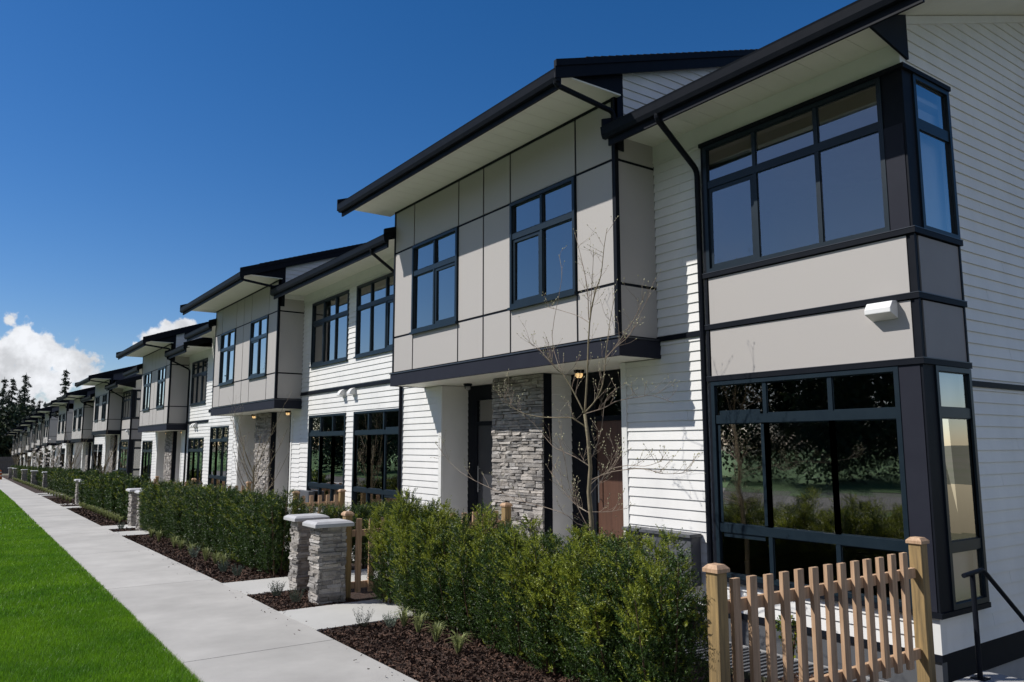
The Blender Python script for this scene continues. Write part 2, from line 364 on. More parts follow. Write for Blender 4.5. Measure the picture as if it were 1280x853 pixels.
SL = .338
def roof(root, y0, y1, xe, zt, xr=11.8, fb_=.34, name='roof', nearrake=None, farrake=None):
    """gabled roof: eave at xe (top height zt), ridge at xr; fb_ = fascia height; black fascia and rake boards"""
    zr = zt+SL*(xr-xe); xb = xr+(xr-xe)
    m = MB(); th = .2
    m.prism([(xe, zt-.105), (xe+.02, zt-.13), (xr, zr-th), (xb, zt-.13), (xb, zt-.1), (xr, zr), (xe+.55, zt+SL*.55), (xe+.5, zt+SL*.5-.05)], 'y', y0+.03, y1-.03)
    r = m.build(name, 'shingle', root)
    # stepped shingle courses give the rake edge a little relief
    t = MB(); n = 44
    for i in range(4, n):
        x = xe-.02+(xr-xe)*i/n; t.prism([(x, zt+SL*(x-xe)+.002), (x+(xr-xe)/n+.02, zt+SL*(x+(xr-xe)/n+.02-xe)+.002), (x, zt+SL*(x-xe)+.014)], 'y', y0-.02, y1+.02)
    t.build('shingle_course', 'shingle', r)
    fh = .23
    for yy0, yy1 in ((y0, y0+.029), (y1-.029, y1)):
        f = MB(); f.prism([(xe, zt-.004), (xe, zt-.24), (xe+.06, zt-fh), (xr, zr-fh), (xb, zt-fh), (xb, zt), (xr, zr-.004)], 'y', yy0, yy1)
        f.build('rake_board', 'black', r)
    # second, thinner rake trim
    f2 = MB(); f2.prism([(xe, zt+.0), (xe, zt-.09), (xr, zr-.09), (xr, zr)], 'y', y0-.022, y0-.002); f2.build('rake_trim', 'black', r)
    e = MB(); e.box(xe+.09, xe+.12, y0+.031, y1-.031, zt-fb_, zt-.11); e.build('fascia', 'black', r)
    e = MB(); e.box(xe+.1205, xe+.13, y0+.04, y1-.04, zt-fb_+.012, zt-.12); e.build('reflection_strip', 'soffit', r)  # pale strip added behind the fascia, lightens its reflection in the panes
    return r
def gutter(root, y0, y1, xe, zt):
    g = MB(); x0 = xe-.005; x1 = xe+.088; a = zt-.27; b = zt-.115
    g.prism([(x1, a), (x0+.035, a), (x0+.012, a+.05), (x0, b-.02), (x0-.006, b), (x0+.006, b), (x0+.012, b-.015), (x0+.024, a+.05), (x0+.04, a+.012), (x1-.006, a+.012), (x1-.006, b-.01), (x1, b-.01)], 'y', y0, y1)
    for y in (y0-.002, y1-.004): g.prism([(x1, a+.001), (x0+.036, a+.001), (x0+.013, a+.05), (x0+.002, b-.02), (x0+.002, b-.003), (x1, b-.012)], 'y', y, y+.006)
    return g.build('gutter', 'black', root)
def soffit(root, x0, x1, y0, y1, z, grooves=True):
    s = MB()
    if grooves:
        w = .30; y = y0
        while y < y1-.01:
            e = min(y+w, y1); s.box(x0, x1, y+.0025, e-.0025, z, z+.015); y += w
        s.box(x0, x1, y0, y1, z+.006, z+.02)
    else: s.box(x0, x1, y0, y1, z, z+.02)
    return s.build('soffit', 'soffit', root)
def pipe(root, pts, r=.036):
    m = MB(); pp = []
    pts = [Vector(p) for p in pts]
    pp.append(pts[0])
    for i in range(1, len(pts)-1):
        a, b, c = pts[i-1], pts[i], pts[i+1]
        q = min(.09, (b-a).length*.4, (c-b).length*.4)
        p0 = b+(a-b).normalized()*q; p1 = b+(c-b).normalized()*q
        for t in (0, .33, .66, 1): pp.append((p0*(1-t)**2)+(b*2*t*(1-t))+(p1*t*t))
    pp.append(pts[-1]); m.tube(pp, r, 8)
    return m.build('downpipe', 'black', root, smooth=False)
def vent(root, x, y, z):
    m = MB(); m.box(x-.02, x, y-.10, y+.10, z-.11, z+.11)
    v = m.build('vent_hood', 'plastic', root, bevel=.006)
    h = MB(); n = 8
    prof = [(x-.02, z+.09)]+[(x-.02-.15*math.sin(t), z-.07+.16*math.cos(t)) for t in [math.pi/2*i/n for i in range(1, n+1)]]+[(x-.02, z-.07)]
    h.prism(prof, 'y', y-.085, y+.085); h.build('hood', 'plastic', v, bevel=.012)
    return v
def porch_light(root, x, y, z, lit=True):
    m = MB(); m.tube([(x, y, z), (x, y, z-.035)], [.085, .085], 16); m.tube([(x, y, z-.036), (x, y, z-.055)], [.075, .075], 16)
    o = m.build('porch_light', 'black', root)
    g = MB(); g.tube([(x, y, z-.056), (x, y, z-.10), (x, y, z-.125)], [.062, .060, .035], 14); g.build('lamp_glass', 'lamp' if lit else 'lampoff', o)
    c = MB()
    for k in range(6):
        t = k*math.pi/3; c.tube([(x+.066*math.cos(t), y+.066*math.sin(t), z-.05), (x+.064*math.cos(t), y+.064*math.sin(t), z-.1), (x, y, z-.132)], .004, 4)
    c.build('lamp_cage', 'black', o)

def interior(root, x0, x1, y0, y1, z0, z1, m='int1'):
    """a plain room: faces point inwards"""
    w = MB(); w.quad((x1, y0, z0), (x1, y1, z0), (x1, y1, z1), (x1, y0, z1))
    w.quad((x0, y0, z0), (x1, y0, z0), (x1, y0, z1), (x0, y0, z1)); w.quad((x0, y1, z0), (x0, y1, z1), (x1, y1, z1), (x1, y1, z0))
    w.quad((x0, y0, z1), (x1, y0, z1), (x1, y1, z1), (x0, y1, z1))
    o = w.build('room', m, root)
    f = MB(); f.quad((x0, y0, z0), (x0, y1, z0), (x1, y1, z0), (x1, y0, z0)); f.build('room_floor', 'floorwood', o)
    return o

# ---------------------------------------------------------------- building sections
XS, XP = 7.80, 7.05
def prow(ya, yb, k):   # fractional position on the reference 6.55 m box
    return ya+(k-7.5)*(yb-ya)/6.55
def P_section(root, ya, yb, dz, near_gable='siding', lit=(True, True), detail=True, rakes=(.12, .38), seed=0, doorfront=True):
    w = lambda k: prow(ya, yb, k)
    zc, zs = 1.17+dz, 4.75+dz
    base = -1.98+dz
    # --- grey panel box over the entrances
    wins = [(w(8.33), w(9.95)), (w(11.57), w(13.25))]
    zl, zh = 2.145+dz, 3.87+dz
    cols = [ya, wins[0][0]-.0, wins[0][1]+.02, w(10.76), wins[1][0]-.0, wins[1][1]+.02-.04, yb]
    back = MB()
    y = [ya+.002, wins[0][0], wins[0][1], wins[1][0], wins[1][1], yb-.002]
    for a, b in ((y[0], y[1]), (y[2], y[3]), (y[4], y[5])): back.box(XP+.012, XP+.10, a, b, zc+.26, zs)
    for a, b in ((y[1], y[2]), (y[3], y[4])):
        back.box(XP+.012, XP+.10, a, b, zc+.26, zl); back.box(XP+.012, XP+.10, a, b, zh, zs)
    back.box(XP+.1, XS+.1, ya+.012, ya+.10, zc+.26, zs+.2); back.box(XP+.1, XS+.1, yb-.10, yb-.012, zc+.26, zs+.2)
    back.build('panel_joint', 'black', root)
    pn = MB(); g = .02
    rows = [(zc+.262, zl), (zl, zh), (zh, zs)]
    for i in range(6):
        for j, (r0, r1) in enumerate(rows):
            if i in (1, 4) and j == 1: continue
            a, b = cols[i], cols[i+1]
            if i == 0: a += .045
            pn.box(XP, XP+.0115, a+g, b-g, r0+g, r1-g)
    for (r0, r1) in rows:   # the two short sides
        pn.box(XP+.06, XS-.012, ya, ya+.0115, r0+g, r1-g); pn.box(XP+.06, XS-.012, yb-.0115, yb, r0+g, r1-g)
    pn.build('wall_panel', 'panel', root)
    tr = MB()
    tr.box(XP-.012, XP+.055, ya-.012, ya+.05, zc+.262, zs+.05); tr.box(XP-.012, XP+.05, yb-.04, yb+.012, zc+.262, zs)
    tr.box(XP-.01, XP-.0005, ya+.05, yb-.04, zs-.045, zs-.002)
    tr.build('corner_trim', 'black', root)
    for k, (a, b) in enumerate(wins):
        c = (a+b)/2
        window(root, ('X', XP), a+.005, b-.005, zl+.012, zh-.012, vs_=(c,), rails=(3.30+dz,), sash=((1, 0),) if k == 0 else ((0, 0),), rw=.095)
    # --- canopy band, its flashing and soffit
    cb = MB(); cb.box(XP-.03, XP+.03, ya-.045, yb+.045, zc, zc+.235)
    cb.box(XP+.0301, XS-.004, ya-.045, ya+.0, zc, zc+.235); cb.box(XP+.0301, XS-.004, yb, yb+.045, zc, zc+.235)
    cn = cb.build('canopy', 'black' if not detail else 'dpanel', root)
    fl = MB(); fl.box(XP-.045, XP+.02, ya-.06, yb+.06, zc+.236, zc+.258); fl.box(XP+.021, XS-.004, ya-.06, ya+.02, zc+.236, zc+.258); fl.box(XP+.021, XS-.004, yb-.02, yb+.06, zc+.236, zc+.258)
    fl.build('flashing', 'flash', cn)
    so_ = MB(); so_.box(XP+.031, 8.42, ya+.001, yb-.001, zc+.012, zc+.03); so_.build('canopy_soffit', 'soffit', cn)
    # --- ground floor: two recessed entrances either side of a stone pier
    xd = 8.40
    j0, j1, p0, p1 = w(8.23), w(13.37), w(10.12), w(11.58)
    for fc, a, b in ((('X', XS), ya+.0, j0-.09), (('X', XS), j1+.09, yb), (('Y', j1), XS+.0, xd), (('Y', p0), 7.98, xd)):
        sd_ = MB(); siding(sd_, fc, a, b, base, zc, base=base); sd_.build('entrance_siding', 'siding', root)
    sd_ = MB(); sd_.box(XS+.0, xd, j0-.06, j0-.0, base, zc); sd_.build('side_wall', 'siding', root)
    for a, b in ((j0-.09, j0+.012), (j1-.022, j1+.09)):
        tw = MB(); tw.box(XS-.025, XS+.03, a, b, base, zc); tw.build('corner_board', 'wtrim', root)
    for a, b in ((p0-.012, p0+.05), (p1-.05, p1+.012)):
        bl = MB(); bl.box(XS+.02, 7.98, a, b, base, zc); bl.build('pier_trim', 'black', root)
    bl = MB(); bl.box(7.981, xd, p1-.05, p1+.0, base, zc); bl.build('side_wall', 'siding', root)
    st = MB(); stonework(st, ('X', XS), p0, p1, base-.2, zc, seed=seed+3); st.build('stone_pier', 'stone', root)
    for k, (a, b, dm) in enumerate(((j0, p0, 'door'), (p1, j1, 'greydoor'))):
        fr = MB(); zt = .385+dz; zf = -1.65+dz
        wdt = .92; mid = (a+b)/2+(-.02 if k == 0 else .02); d0, d1 = (mid-.55, mid-.55+wdt) if k == 0 else (mid-.37, mid-.37+wdt)
        fr.box(xd, xd+.1, a, d0-.06, zf, zc); fr.box(xd, xd+.1, d1+.06, b, zf, zc); fr.box(xd, xd+.1, d0-.06, d1+.06, zt+.5, zc)
        fr.box(xd+.005, xd+.1, d0-.06, d0, zf, zt+.5); fr.box(xd+.005, xd+.1, d1, d1+.06, zf, zt+.5); fr.box(xd+.005, xd+.1, d0, d1, zt, zt+.08)
        fo = fr.build('door_frame', 'black', root)
        gl = MB(); gl.quad((xd+.04, d0, zt+.08), (xd+.04, d0, zt+.5), (xd+.04, d1, zt+.5), (xd+.04, d1, zt+.08)); gl.build('transom_pane', 'glass', fo)
        do = MB(); do.box(xd+.035, xd+.08, d0+.003, d1-.003, zf+.01, zt-.003); dd = do.build('door', dm, root)
        if dm == 'greydoor':
            q = MB(); q.box(xd+.022, xd+.034, d0+.18, d0+.36, zf+.3, zt-.12); q.build('door_light', 'int1', dd)
        h = MB(); h.tube([(xd-.02, d1-.09, zf+.75), (xd-.02, d1-.09, zf+1.25)], .012, 6); h.tube([(xd-.02, d1-.09, zf+.8), (xd+.03, d1-.09, zf+.8)], .008, 5); h.tube([(xd-.02, d1-.09, zf+1.2), (xd+.03, d1-.09, zf+1.2)], .008, 5); h.build('handle', 'metal', dd)
        sl = MB(); sl.box(6.95, xd+.1, a+.0, b-.0, zf-.09, zf-.01); sl.box(6.6, 6.949, a+.1, b-.1, zf-.27, zf-.19); sl.box(6.25, 6.599, a+.1, b-.1, zf-.42, zf-.34); sl.build('porch_step', 'concrete2', root)
        porch_light(root, 8.0, (9.43 if k == 0 else 12.74)-0 if abs(yb-ya-6.55) < .01 and ya == 7.5 else (a+b)/2, zc+.012, lit[k])
    # --- roof
    r = roof(root, ya-rakes[0], yb+rakes[1], 5.93, 4.915+dz, fb_=.345)
    gutter(root, ya-rakes[0]+.01, yb+rakes[1]-.02, 5.93, 4.915+dz)
    soffit(root, 6.052, XP+.05, ya-rakes[0]+.031, yb+rakes[1]-.031, zs)
    # gable ends: return box, black corner, siding above the lower roof
    def line(x): return 4.915+dz+SL*(x-5.93)-.21
    for yy, sgn in ((ya, -1), (yb, 1)):
        t = MB(); y0_, y1_ = (yy-.012, yy+.03) if sgn < 0 else (yy-.03, yy+.012)
        t.prism([(6.22, zs+.03), (XP-.0, zs+.002), (7.215, zs+.002), (7.215, line(7.215)), (6.3, line(6.3)+.02)], 'y', y0_, y1_)
        t.box(XP-.0, 7.215, y0_, y1_, 4.0+dz, zs+.001) if sgn < 0 else None
        t.build('gable_return', 'black', root)
        gm = MB(); xr = 11.8
        if near_gable == 'siding' or sgn > 0:
            siding(gm, ('Y', yy+.0) if sgn < 0 else ('Y', yy-.03), 7.216, 16.0, 4.0+dz, 7.0+dz, holes=((7.0, 7.86, 3.9+dz, 4.225+dz),), base=base, clip=lambda z: (5.93+(z-4.915-dz+.21)/SL, 2*xr-5.93-(z-4.915-dz+.21)/SL))
        else:
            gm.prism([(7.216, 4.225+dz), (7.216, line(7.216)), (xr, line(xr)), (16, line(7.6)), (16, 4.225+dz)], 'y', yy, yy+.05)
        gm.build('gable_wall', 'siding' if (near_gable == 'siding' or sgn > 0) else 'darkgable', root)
    so3 = MB(); a = ya-rakes[0]+.031; so3.quad((6.1, a, line(6.1)+.015), (11.8, a, line(11.8)+.015), (11.8, ya, line(11.8)+.015), (6.1, ya, line(6.1)+.015)); so3.build('rake_soffit', 'soffit', r)
    # rain pipe of the high gutter
    yy = ya-.055
    pipe(root, [(5.99, yy+.0, 4.72+dz), (5.99, yy, 4.60+dz), (6.98, yy, 4.40+dz), (6.98, yy, 4.18+dz)] if False else [(5.985, yy, 4.74+dz), (5.985, yy, 4.615+dz), (6.99, yy, 4.50+dz), (7.0, yy, 4.30+dz)], .036)
    interior(root, XP+.11, 10.3, ya+.11, w(10.77), 1.55+dz, 4.3+dz); interior(root, XP+.11, 10.3, w(10.78), yb-.11, 1.55+dz, 4.3+dz)
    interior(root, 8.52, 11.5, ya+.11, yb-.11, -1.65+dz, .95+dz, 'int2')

def S_section(root, ya, yb, dz, wins=2, pipe_at='far', vents=True, detail=True, meters=True, holes_only=None):
    """white siding section; windows 2.4 m wide in pairs, upper and lower"""
    base = -1.98+dz; L_ = yb-ya
    if wins == 2: W2 = [(ya+1.06, ya+3.46), (ya+3.95, ya+6.38)] if L_ > 6.5 else [(ya+L_*.15, ya+L_*.48), (ya+L_*.56, ya+L_*.90)]
    elif wins == 1: W2 = [(ya+.55, min(ya+2.9, yb-.4))]
    else: W2 = []
    hs_ = []
    for (a, b) in W2: hs_ += [(a, b, 2.13+dz, 3.87+dz), (a, b, -1.50+dz, .80+dz)]
    m = MB(); siding(m, ('X', XS), ya, yb, base, 4.2+dz, holes=hs_, base=base); m.build('siding_wall', 'siding', root)
    t = MB(); t.box(XS-.045, XS-.0, ya, yb, 1.37+dz, 1.40+dz); t.box(XS-.032, XS-.0, ya, yb, 1.40+dz, 1.455+dz); t.build('belt_trim', 'black', root)
    fr = MB(); fr.box(XS-.022, XS, ya+.06, yb-.0, 3.98+dz, 4.2+dz); fr.build('frieze_board', 'wtrim', root)
    sk = MB(); sk.box(XS+.0, XS+.1, ya, yb, base-.75, base-.002); sk.build('base_skirt', 'black', root)
    for k, (a, b) in enumerate(W2):
        n = (b-a)/3
        v = (a+n, a+2*n)
        window(root, ('X', XS), a, b, 2.13+dz, 3.87+dz, v, (3.31+dz,), sash=((0, 0),) if k == 0 else ((2, 0),), rw=.10)
        window(root, ('X', XS), a, b, -1.5+dz, .80+dz, v, (.30+dz, -1.02+dz), sash=((0, 1),) if k == 0 else ((2, 1),), rw=.10)
    soffit(root, 6.93, XS-.0, ya, yb, 4.2+dz)
    if vents:
        vent(root, XS-.012, ya+L_*.493, 1.29+dz); vent(root, XS-.012, ya+L_*.58, 1.29+dz)
    if pipe_at:
        y = ya+1.0 if pipe_at == 'near' else yb-.28
        y2 = y-.28 if pipe_at == 'near' else y
        pipe(root, [(6.86, y2, 4.14+dz), (6.86, y2, 4.03+dz), (XS-.05, y, 3.62+dz), (XS-.05, y, base-.1)])
    if meters:
        for (a, b) in ((yb-.55, yb-.25), (yb-1.25, yb-.62)):
            q = MB(); q.box(XS-.19, XS-.02, a, b, -1.65+dz, -1.18+dz); o = q.build('meter_box', 'meter', root, bevel=.01)
    interior(root, XS+.1, 10.3, ya+.05, ya+L_/2-.03, 1.55+dz, 4.12+dz); interior(root, XS+.1, 10.3, ya+L_/2+.03, yb-.05, 1.55+dz, 4.12+dz)
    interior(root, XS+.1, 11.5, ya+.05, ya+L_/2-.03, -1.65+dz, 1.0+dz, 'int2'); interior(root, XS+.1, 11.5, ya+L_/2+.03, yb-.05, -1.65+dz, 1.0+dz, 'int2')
def S_roof(root, ya, yb, dz, near=0, far=0):
    roof(root, ya-near, yb+far, 6.80, 4.365+dz, fb_=.365)
    gutter(root, ya-near+(.02 if near else .005), yb+far-.01, 6.80, 4.365+dz)

def bay_end(root, yg, ye, dz, detail=True):
    """end house: siding with a corner window bay wrapping the gable; yg = gable plane, ye = where the next box starts"""
    base = -1.98+dz
    bx = XS-.05; b0, b1 = yg-.05, yg+2.65     # bay planes and extent
    xs1 = 8.70                                # bay extent along the gable
    m = MB(); siding(m, ('X', XS), b1, ye, base, 4.2+dz, base=base); siding(m, ('X', XS), yg+.09, b1, 3.93+dz, 4.2+dz, base=base); siding(m, ('X', XS), yg+.09, b1, base, -1.61+dz, base=base)
    m.build('siding_wall', 'siding', root)
    g = MB(); xr = 11.8
    clip = lambda z: (6.80+(z-4.365-dz+.21)/SL, 2*xr-6.80-(z-4.365-dz+.21)/SL)
    siding(g, ('Y', yg), XS+.09, 16, base, 6.4+dz, holes=((0, xs1, -1.6+dz, 3.92+dz),), base=base, clip=lambda z: (max(XS+.09, clip(z)[0]), clip(z)[1]))
    g.build('gable_wall', 'siding', root)
    for a, b in ((3.925+dz, 4.2+dz), (base, -1.605+dz)):
        cbd = MB(); cbd.box(XS-.022, XS+.09, yg-.022, yg+.09, a, b); cbd.build('corner_board', 'wtrim', root)
    fr = MB(); fr.box(XS-.020, XS-.0, yg+.09, ye-.0, 3.98+dz, 4.2+dz); fr.box(XS-.028, XS-.0201, yg+.09, ye-.0, 3.95+dz, 3.98+dz)
    fr.build('frieze_board', 'wtrim', root)
    # frieze along the rake
    fk = MB(); l0 = lambda x: 4.365+dz+SL*(x-6.80)-.215
    fk.prism([(XS+.12, l0(XS+.12)), (11.8, l0(11.8)), (11.8, l0(11.8)-.09), (XS+.12, l0(XS+.12)-.09)], 'y', yg-.035, yg-.0); fk.build('rake_frieze', 'wtrim', root)
    sk = MB(); sk.box(XS+.005, XS+.1, yg, ye, base-.6, base-.071); sk.build('foundation_band', 'meter', root)
    sk = MB(); sk.box(XS+.0, XS+.1, yg, ye, base-.07, base-.002); sk.box(XS+.1, 16, yg, yg+.1, base-.28, base-.002)
    sk.box(XS-.02, XS-.0, yg-.02, ye, base-.07, base-.004); sk.box(XS-.0, 16, yg-.02, yg-.0, base-.07, base-.004)
    sk.build('base_skirt', 'black', root)
    fd = MB(); fd.box(XS+.03, XS+.2, yg+.03, ye, base-1.6, base-.281); fd.box(XS+.2, 16, yg+.03, yg+.2, base-1.6, base-.281); fd.build('foundation', 'found', root)
    bt = MB(); bt.box(XS-.04, XS-.0, b1+.06, ye, 1.40+dz, 1.465+dz); bt.box(xs1+.03, 16, yg-.04, yg-.0, .615+dz, .675+dz); bt.build('belt_trim', 'black', root)
    # ledges between the bands
    P_, Q_ = ('X', bx), ('Y', b0)
    led = MB()
    for z0, z1, o in ((3.885, 3.935, .03), (2.125, 2.18, .03), (1.455, 1.51, .022), (.795, .85, .022), (-1.64, -1.59, .02)):
        led.box(bx-o, XS+.02, b0-o, b1+.02, z0+dz, z1+dz); led.box(XS+.021, xs1+.03, b0-o, yg+.02, z0+dz, z1+dz)
    led.box(bx-.012, XS, b1-.035, b1, -1.59+dz, 3.885+dz)
    led.build('bay_ledge', 'black', root)
    fl = MB()
    for z1, o in ((2.18, .034), (1.51, .026), (.85, .026)):
        fl.box(bx-o, XS+.0, b0-o, b1+.022, z1+.001+dz, z1+.009+dz); fl.box(XS+.001, xs1+.03, b0-o, yg, z1+.001+dz, z1+.009+dz)
    fl.build('flashing', 'flash', root)
    pn = MB()
    for z0, z1 in ((1.522, 2.112), (.862, 1.443)):
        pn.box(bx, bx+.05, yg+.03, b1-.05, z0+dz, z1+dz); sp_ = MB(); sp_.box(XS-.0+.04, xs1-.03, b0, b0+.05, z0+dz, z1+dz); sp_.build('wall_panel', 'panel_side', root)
    pn.build('wall_panel', 'panel', root)
    bk = MB()
    for z0, z1 in ((1.512, 2.124), (.852, 1.454)):
        bk.box(bx+.01, XS+.03, b0+.01, b0+.09, z0+dz, z1+dz); bk.box(xs1-.03, xs1+.005, b0-.01, yg, z0+dz, z1+dz)
        bk.box(bx-.008, bx+.03, b0-.008, b0+.035, z0+dz, z1+dz)
        bk.box(bx+.051, XS+.05, b0+.091, b1-.05, z0+dz, z1+dz); bk.box(XS+.031, xs1-.031, b0+.051, yg+.05, z0+dz, z1+dz)
    # corner posts of the two windows
    for z0, z1 in ((3.305, 3.884), (2.19, 3.305), (-1.589, .794)):
        bk.box(bx+.004, XS+.2, b0+.004, yg+.18, z0+dz, z1+dz)
    bk.build('corner_post', 'black', root)
    for a, z0, z1 in ((.195, 2.19, 3.30), (.215, -1.585, .79)):
        cp = MB(); cp.box(bx-.004, bx+.003, b0+.03, yg+a, z0+dz, z1+dz); cp.build('corner_panel', 'dpanel', root)
    y0, y1 = yg+.2, b1-.035
    v = (yg+.98, yg+1.83)
    window(root, P_, y0-.015, y1, 2.19+dz, 3.884+dz, v, (3.35+dz,), sash=((2, 0),), rw=.095, sill=False, depth=.012)
    window(root, P_, y0-.0, y1, -1.585+dz, .79+dz, v, (.315+dz, -1.0+dz), sash=((2, 1),), rw=.105, sill=False, depth=.012)
    window(root, Q_, 7.95, xs1+.02, 2.19+dz, 3.884+dz, (), (3.35+dz,), rw=.12, sill=False, depth=.012)
    window(root, Q_, 7.98, xs1+.02, -1.585+dz, .79+dz, (), (.32+dz, -1.0+dz), rw=.1, sill=False, depth=.012)
    # white wall lamp
    wl = MB(); ya_, yb_ = yg+.16, yg+.44
    wl.prism([(bx-.0, 1.46+dz), (bx-.10, 1.45+dz), (bx-.15, 1.38+dz), (bx-.15, 1.33+dz), (bx-.0, 1.27+dz)], 'y', ya_, yb_); wl.build('wall_lamp', 'plastic', root, bevel=.008)
    # roof with a wide gable overhang
    near = .75
    roof(root, yg-near, ye-.015, 6.80, 4.365+dz, fb_=.365); gutter(root, yg-near+.02, ye-.0, 6.80, 4.365+dz)
    soffit(root, 6.93, XS, yg-.03, ye, 4.2+dz)
    rs = MB(); l1 = lambda x: 4.365+dz+SL*(x-6.80)-.205
    rs.prism([(6.93, l1(6.93)), (11.8, l1(11.8)), (16.5, l1(7.1)), (16.5, l1(7.1)+.02), (11.8, l1(11.8)+.02), (6.93, l1(6.93)+.02)], 'y', yg-near+.031, yg+.02)
    rs.build('rake_soffit', 'soffit', root)
    rt = MB(); rt.prism([(7.02, 4.21+dz), (XS+.115, 4.03+dz), (XS+.115, l1(XS+.115)-.002), (7.02, l1(7.02)-.002)], 'y', yg-.05, yg-.024); rt.build('gable_return', 'black', root)
    pipe(root, [(6.86, ye-.98, 4.14+dz), (6.86, ye-.98, 4.04+dz), (XS-.06, b1+.07, 3.60+dz), (XS-.06, b1+.07, base-.1)], .038)
    # meters on the wall
    for (a, b) in ((ye+.28, ye+.53), (ye-.65, ye+.2)):
        q = MB(); q.box(XS-.20, XS-.02, a, b, -1.75+dz, -1.15+dz); o = q.build('meter_box', 'meter', root, bevel=.012)
        q = MB(); q.box(XS-.24, XS-.02, a-.02, b+.02, -1.149+dz, -1.11+dz); q.build('meter_lid', 'meter', o)
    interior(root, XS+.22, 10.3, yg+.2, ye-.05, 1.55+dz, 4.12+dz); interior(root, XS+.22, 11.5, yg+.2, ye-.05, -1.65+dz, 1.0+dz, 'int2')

def shell(root, y0, y1, dz, near=True):
    """back wall, floor slab and party walls closing the block"""
    s = MB(); s.box(15.9, 16.0, y0, y1, -6, 4.2+dz); s.box(XS+.1, 16, y1-.1, y1-.0, -6, 4.2+dz)
    if near: s.box(XS+.3, 16, y0+.1, y0+.2, -6, 4.2+dz)
    s.box(XS+.2, 15.9, y0+.05, y1-.15, 4.25+dz, 4.3+dz)
    s.box(11.52, 11.6, y0+.2, y1-.2, -2, 4.1+dz)
    s.box(8.6, 12, y0+.2, y1-.2, -5, -2.15+dz)
    s.build('back_wall', 'siding', root)

# block nearest the camera
A = thing('townhouse_block', (XS, 3.95, gz(4)), 'nearest white and beige two-storey townhouse block, with corner window bay and brown door at right', 'townhouses', 'townhouse blocks along the sidewalk')
bay_end(A, 3.95, 7.5, 0)
P_section(A, 7.5, 14.05, 0, lit=(True, False), seed=11)
S_section(A, 14.05, 21.1, 0, 2, 'near'); S_roof(A, 14.05, 21.09, 0)
P_section(A, 21.1, 27.5, -.16, seed=12)
S_section(A, 27.5, 30.8, -.10, 1, None, vents=False, meters=False); S_roof(A, 27.5, 31.0, -.10)
S_section(A, 30.8, 34.3, -.48, 1, 'far', vents=True, meters=False); S_roof(A, 31.02, 34.29, -.48, 0)
P_section(A, 34.3, 40.3, -.53, seed=13)
S_section(A, 40.3, 43.6, -.55, 1, None, vents=False, meters=False); S_roof(A, 40.3, 43.6, -.55, 0, .5)
shell(A, 3.95, 43.6, -.55)
wt = MB(); wt.box(XS, XS+.3, 30.72, 30.8, 3.6, 4.4); wt.build('party_wall', 'siding', A)

B = thing('townhouse_block', (XS, 46.9, gz(47)), 'second townhouse block along the sidewalk, starting with a corner bay beyond the nearest block', 'townhouses', 'townhouse blocks along the sidewalk')
bay_end(B, 46.9, 49.9, -.08)
P_section(B, 49.9, 55.6, -.05, near_gable='dark', seed=21, detail=False)
S_section(B, 55.6, 60.6, -.3, 2, 'far', vents=False, meters=False); S_roof(B, 55.6, 60.59, -.3)
P_section(B, 60.6, 66.2, -.5, near_gable='dark', seed=22, detail=False)
shell(B, 46.9, 66.2, -.5); B.scale.z = .88
def far_block(label, secs, dz0):
    T = thing('townhouse_block', (XS, secs[0][1], gz(secs[0][1])), label, 'townhouses', 'townhouse blocks along the sidewalk')
    for kind, a, b, dz in secs:
        if kind == 'P': P_section(T, a, b, dz, near_gable='dark', seed=int(a), detail=False)
        else: S_section(T, a, b, dz, 2 if b-a > 4.5 else 1, 'far', vents=False, meters=False); S_roof(T, a, b-.01, dz)
    shell(T, secs[0][1], secs[-1][2], secs[-1][3], near=False); T.scale.z = .88
far_block('third townhouse block along the sidewalk, with one dark-gabled beige box over its doors', [('P', 70.7, 76.4, -.5), ('S', 76.4, 79.8, -.6)], 0)
far_block('fourth townhouse block along the sidewalk, with three narrow beige boxes side by side', [('P', 84.2, 88.6, -.67), ('S', 88.6, 92, -.8), ('P', 92, 95.9, -.9), ('S', 95.9, 99.2, -1.05), ('P', 99.2, 102.4, -1.2)], 0)
far_block('farthest townhouse block, tiny at the end of the row beside the dark firs', [('P', 106, 110.5, -1.49), ('S', 110.5, 118.5, -1.7), ('P', 118.5, 123, -1.9), ('S', 123, 126.5, -2.0), ('P', 126.5, 130, -2.1), ('S', 130, 133, -2.3), ('P', 133, 137.5, -2.4)], 0)

# ---------------------------------------------------------------- ground
def sheet(name, pts, mname, off, ny=None, label=None):
    """pts: list of (y, x_left, x_right); strip following the slope"""
    m = MB()
    for (ya, l0, r0), (yb, l1, r1) in zip(pts[:-1], pts[1:]):
        m.quad((l0, ya, gz(ya)+off), (r0, ya, gz(ya)+off), (r1, yb, gz(yb)+off), (l1, yb, gz(yb)+off))
    o = m.build(name, mname); o['kind'] = 'structure'; return o
ys = [-400, -60]+list(range(-50, 160, 10))+[160, 3000]
gm_ = MB()
ys = sorted(set(ys) | {-20, 7.3})
for a, b in zip(ys[:-1], ys[1:]):
    for x0, x1 in (((-2500, 5.9), (40, 2500)) if -20 <= a < 7.3 else ((-2500, 6.2), (6.2, 40), (40, 2500))):
        gm_.quad((x0, a, gz(a)-.06), (x1, a, gz(a)-.06), (x1, b, gz(b)-.06), (x0, b, gz(b)-.06))
gm_.quad((6.2, -20, -4.2), (40, -20, -4.2), (40, 7.3, -4.2), (6.2, 7.3, -4.2))
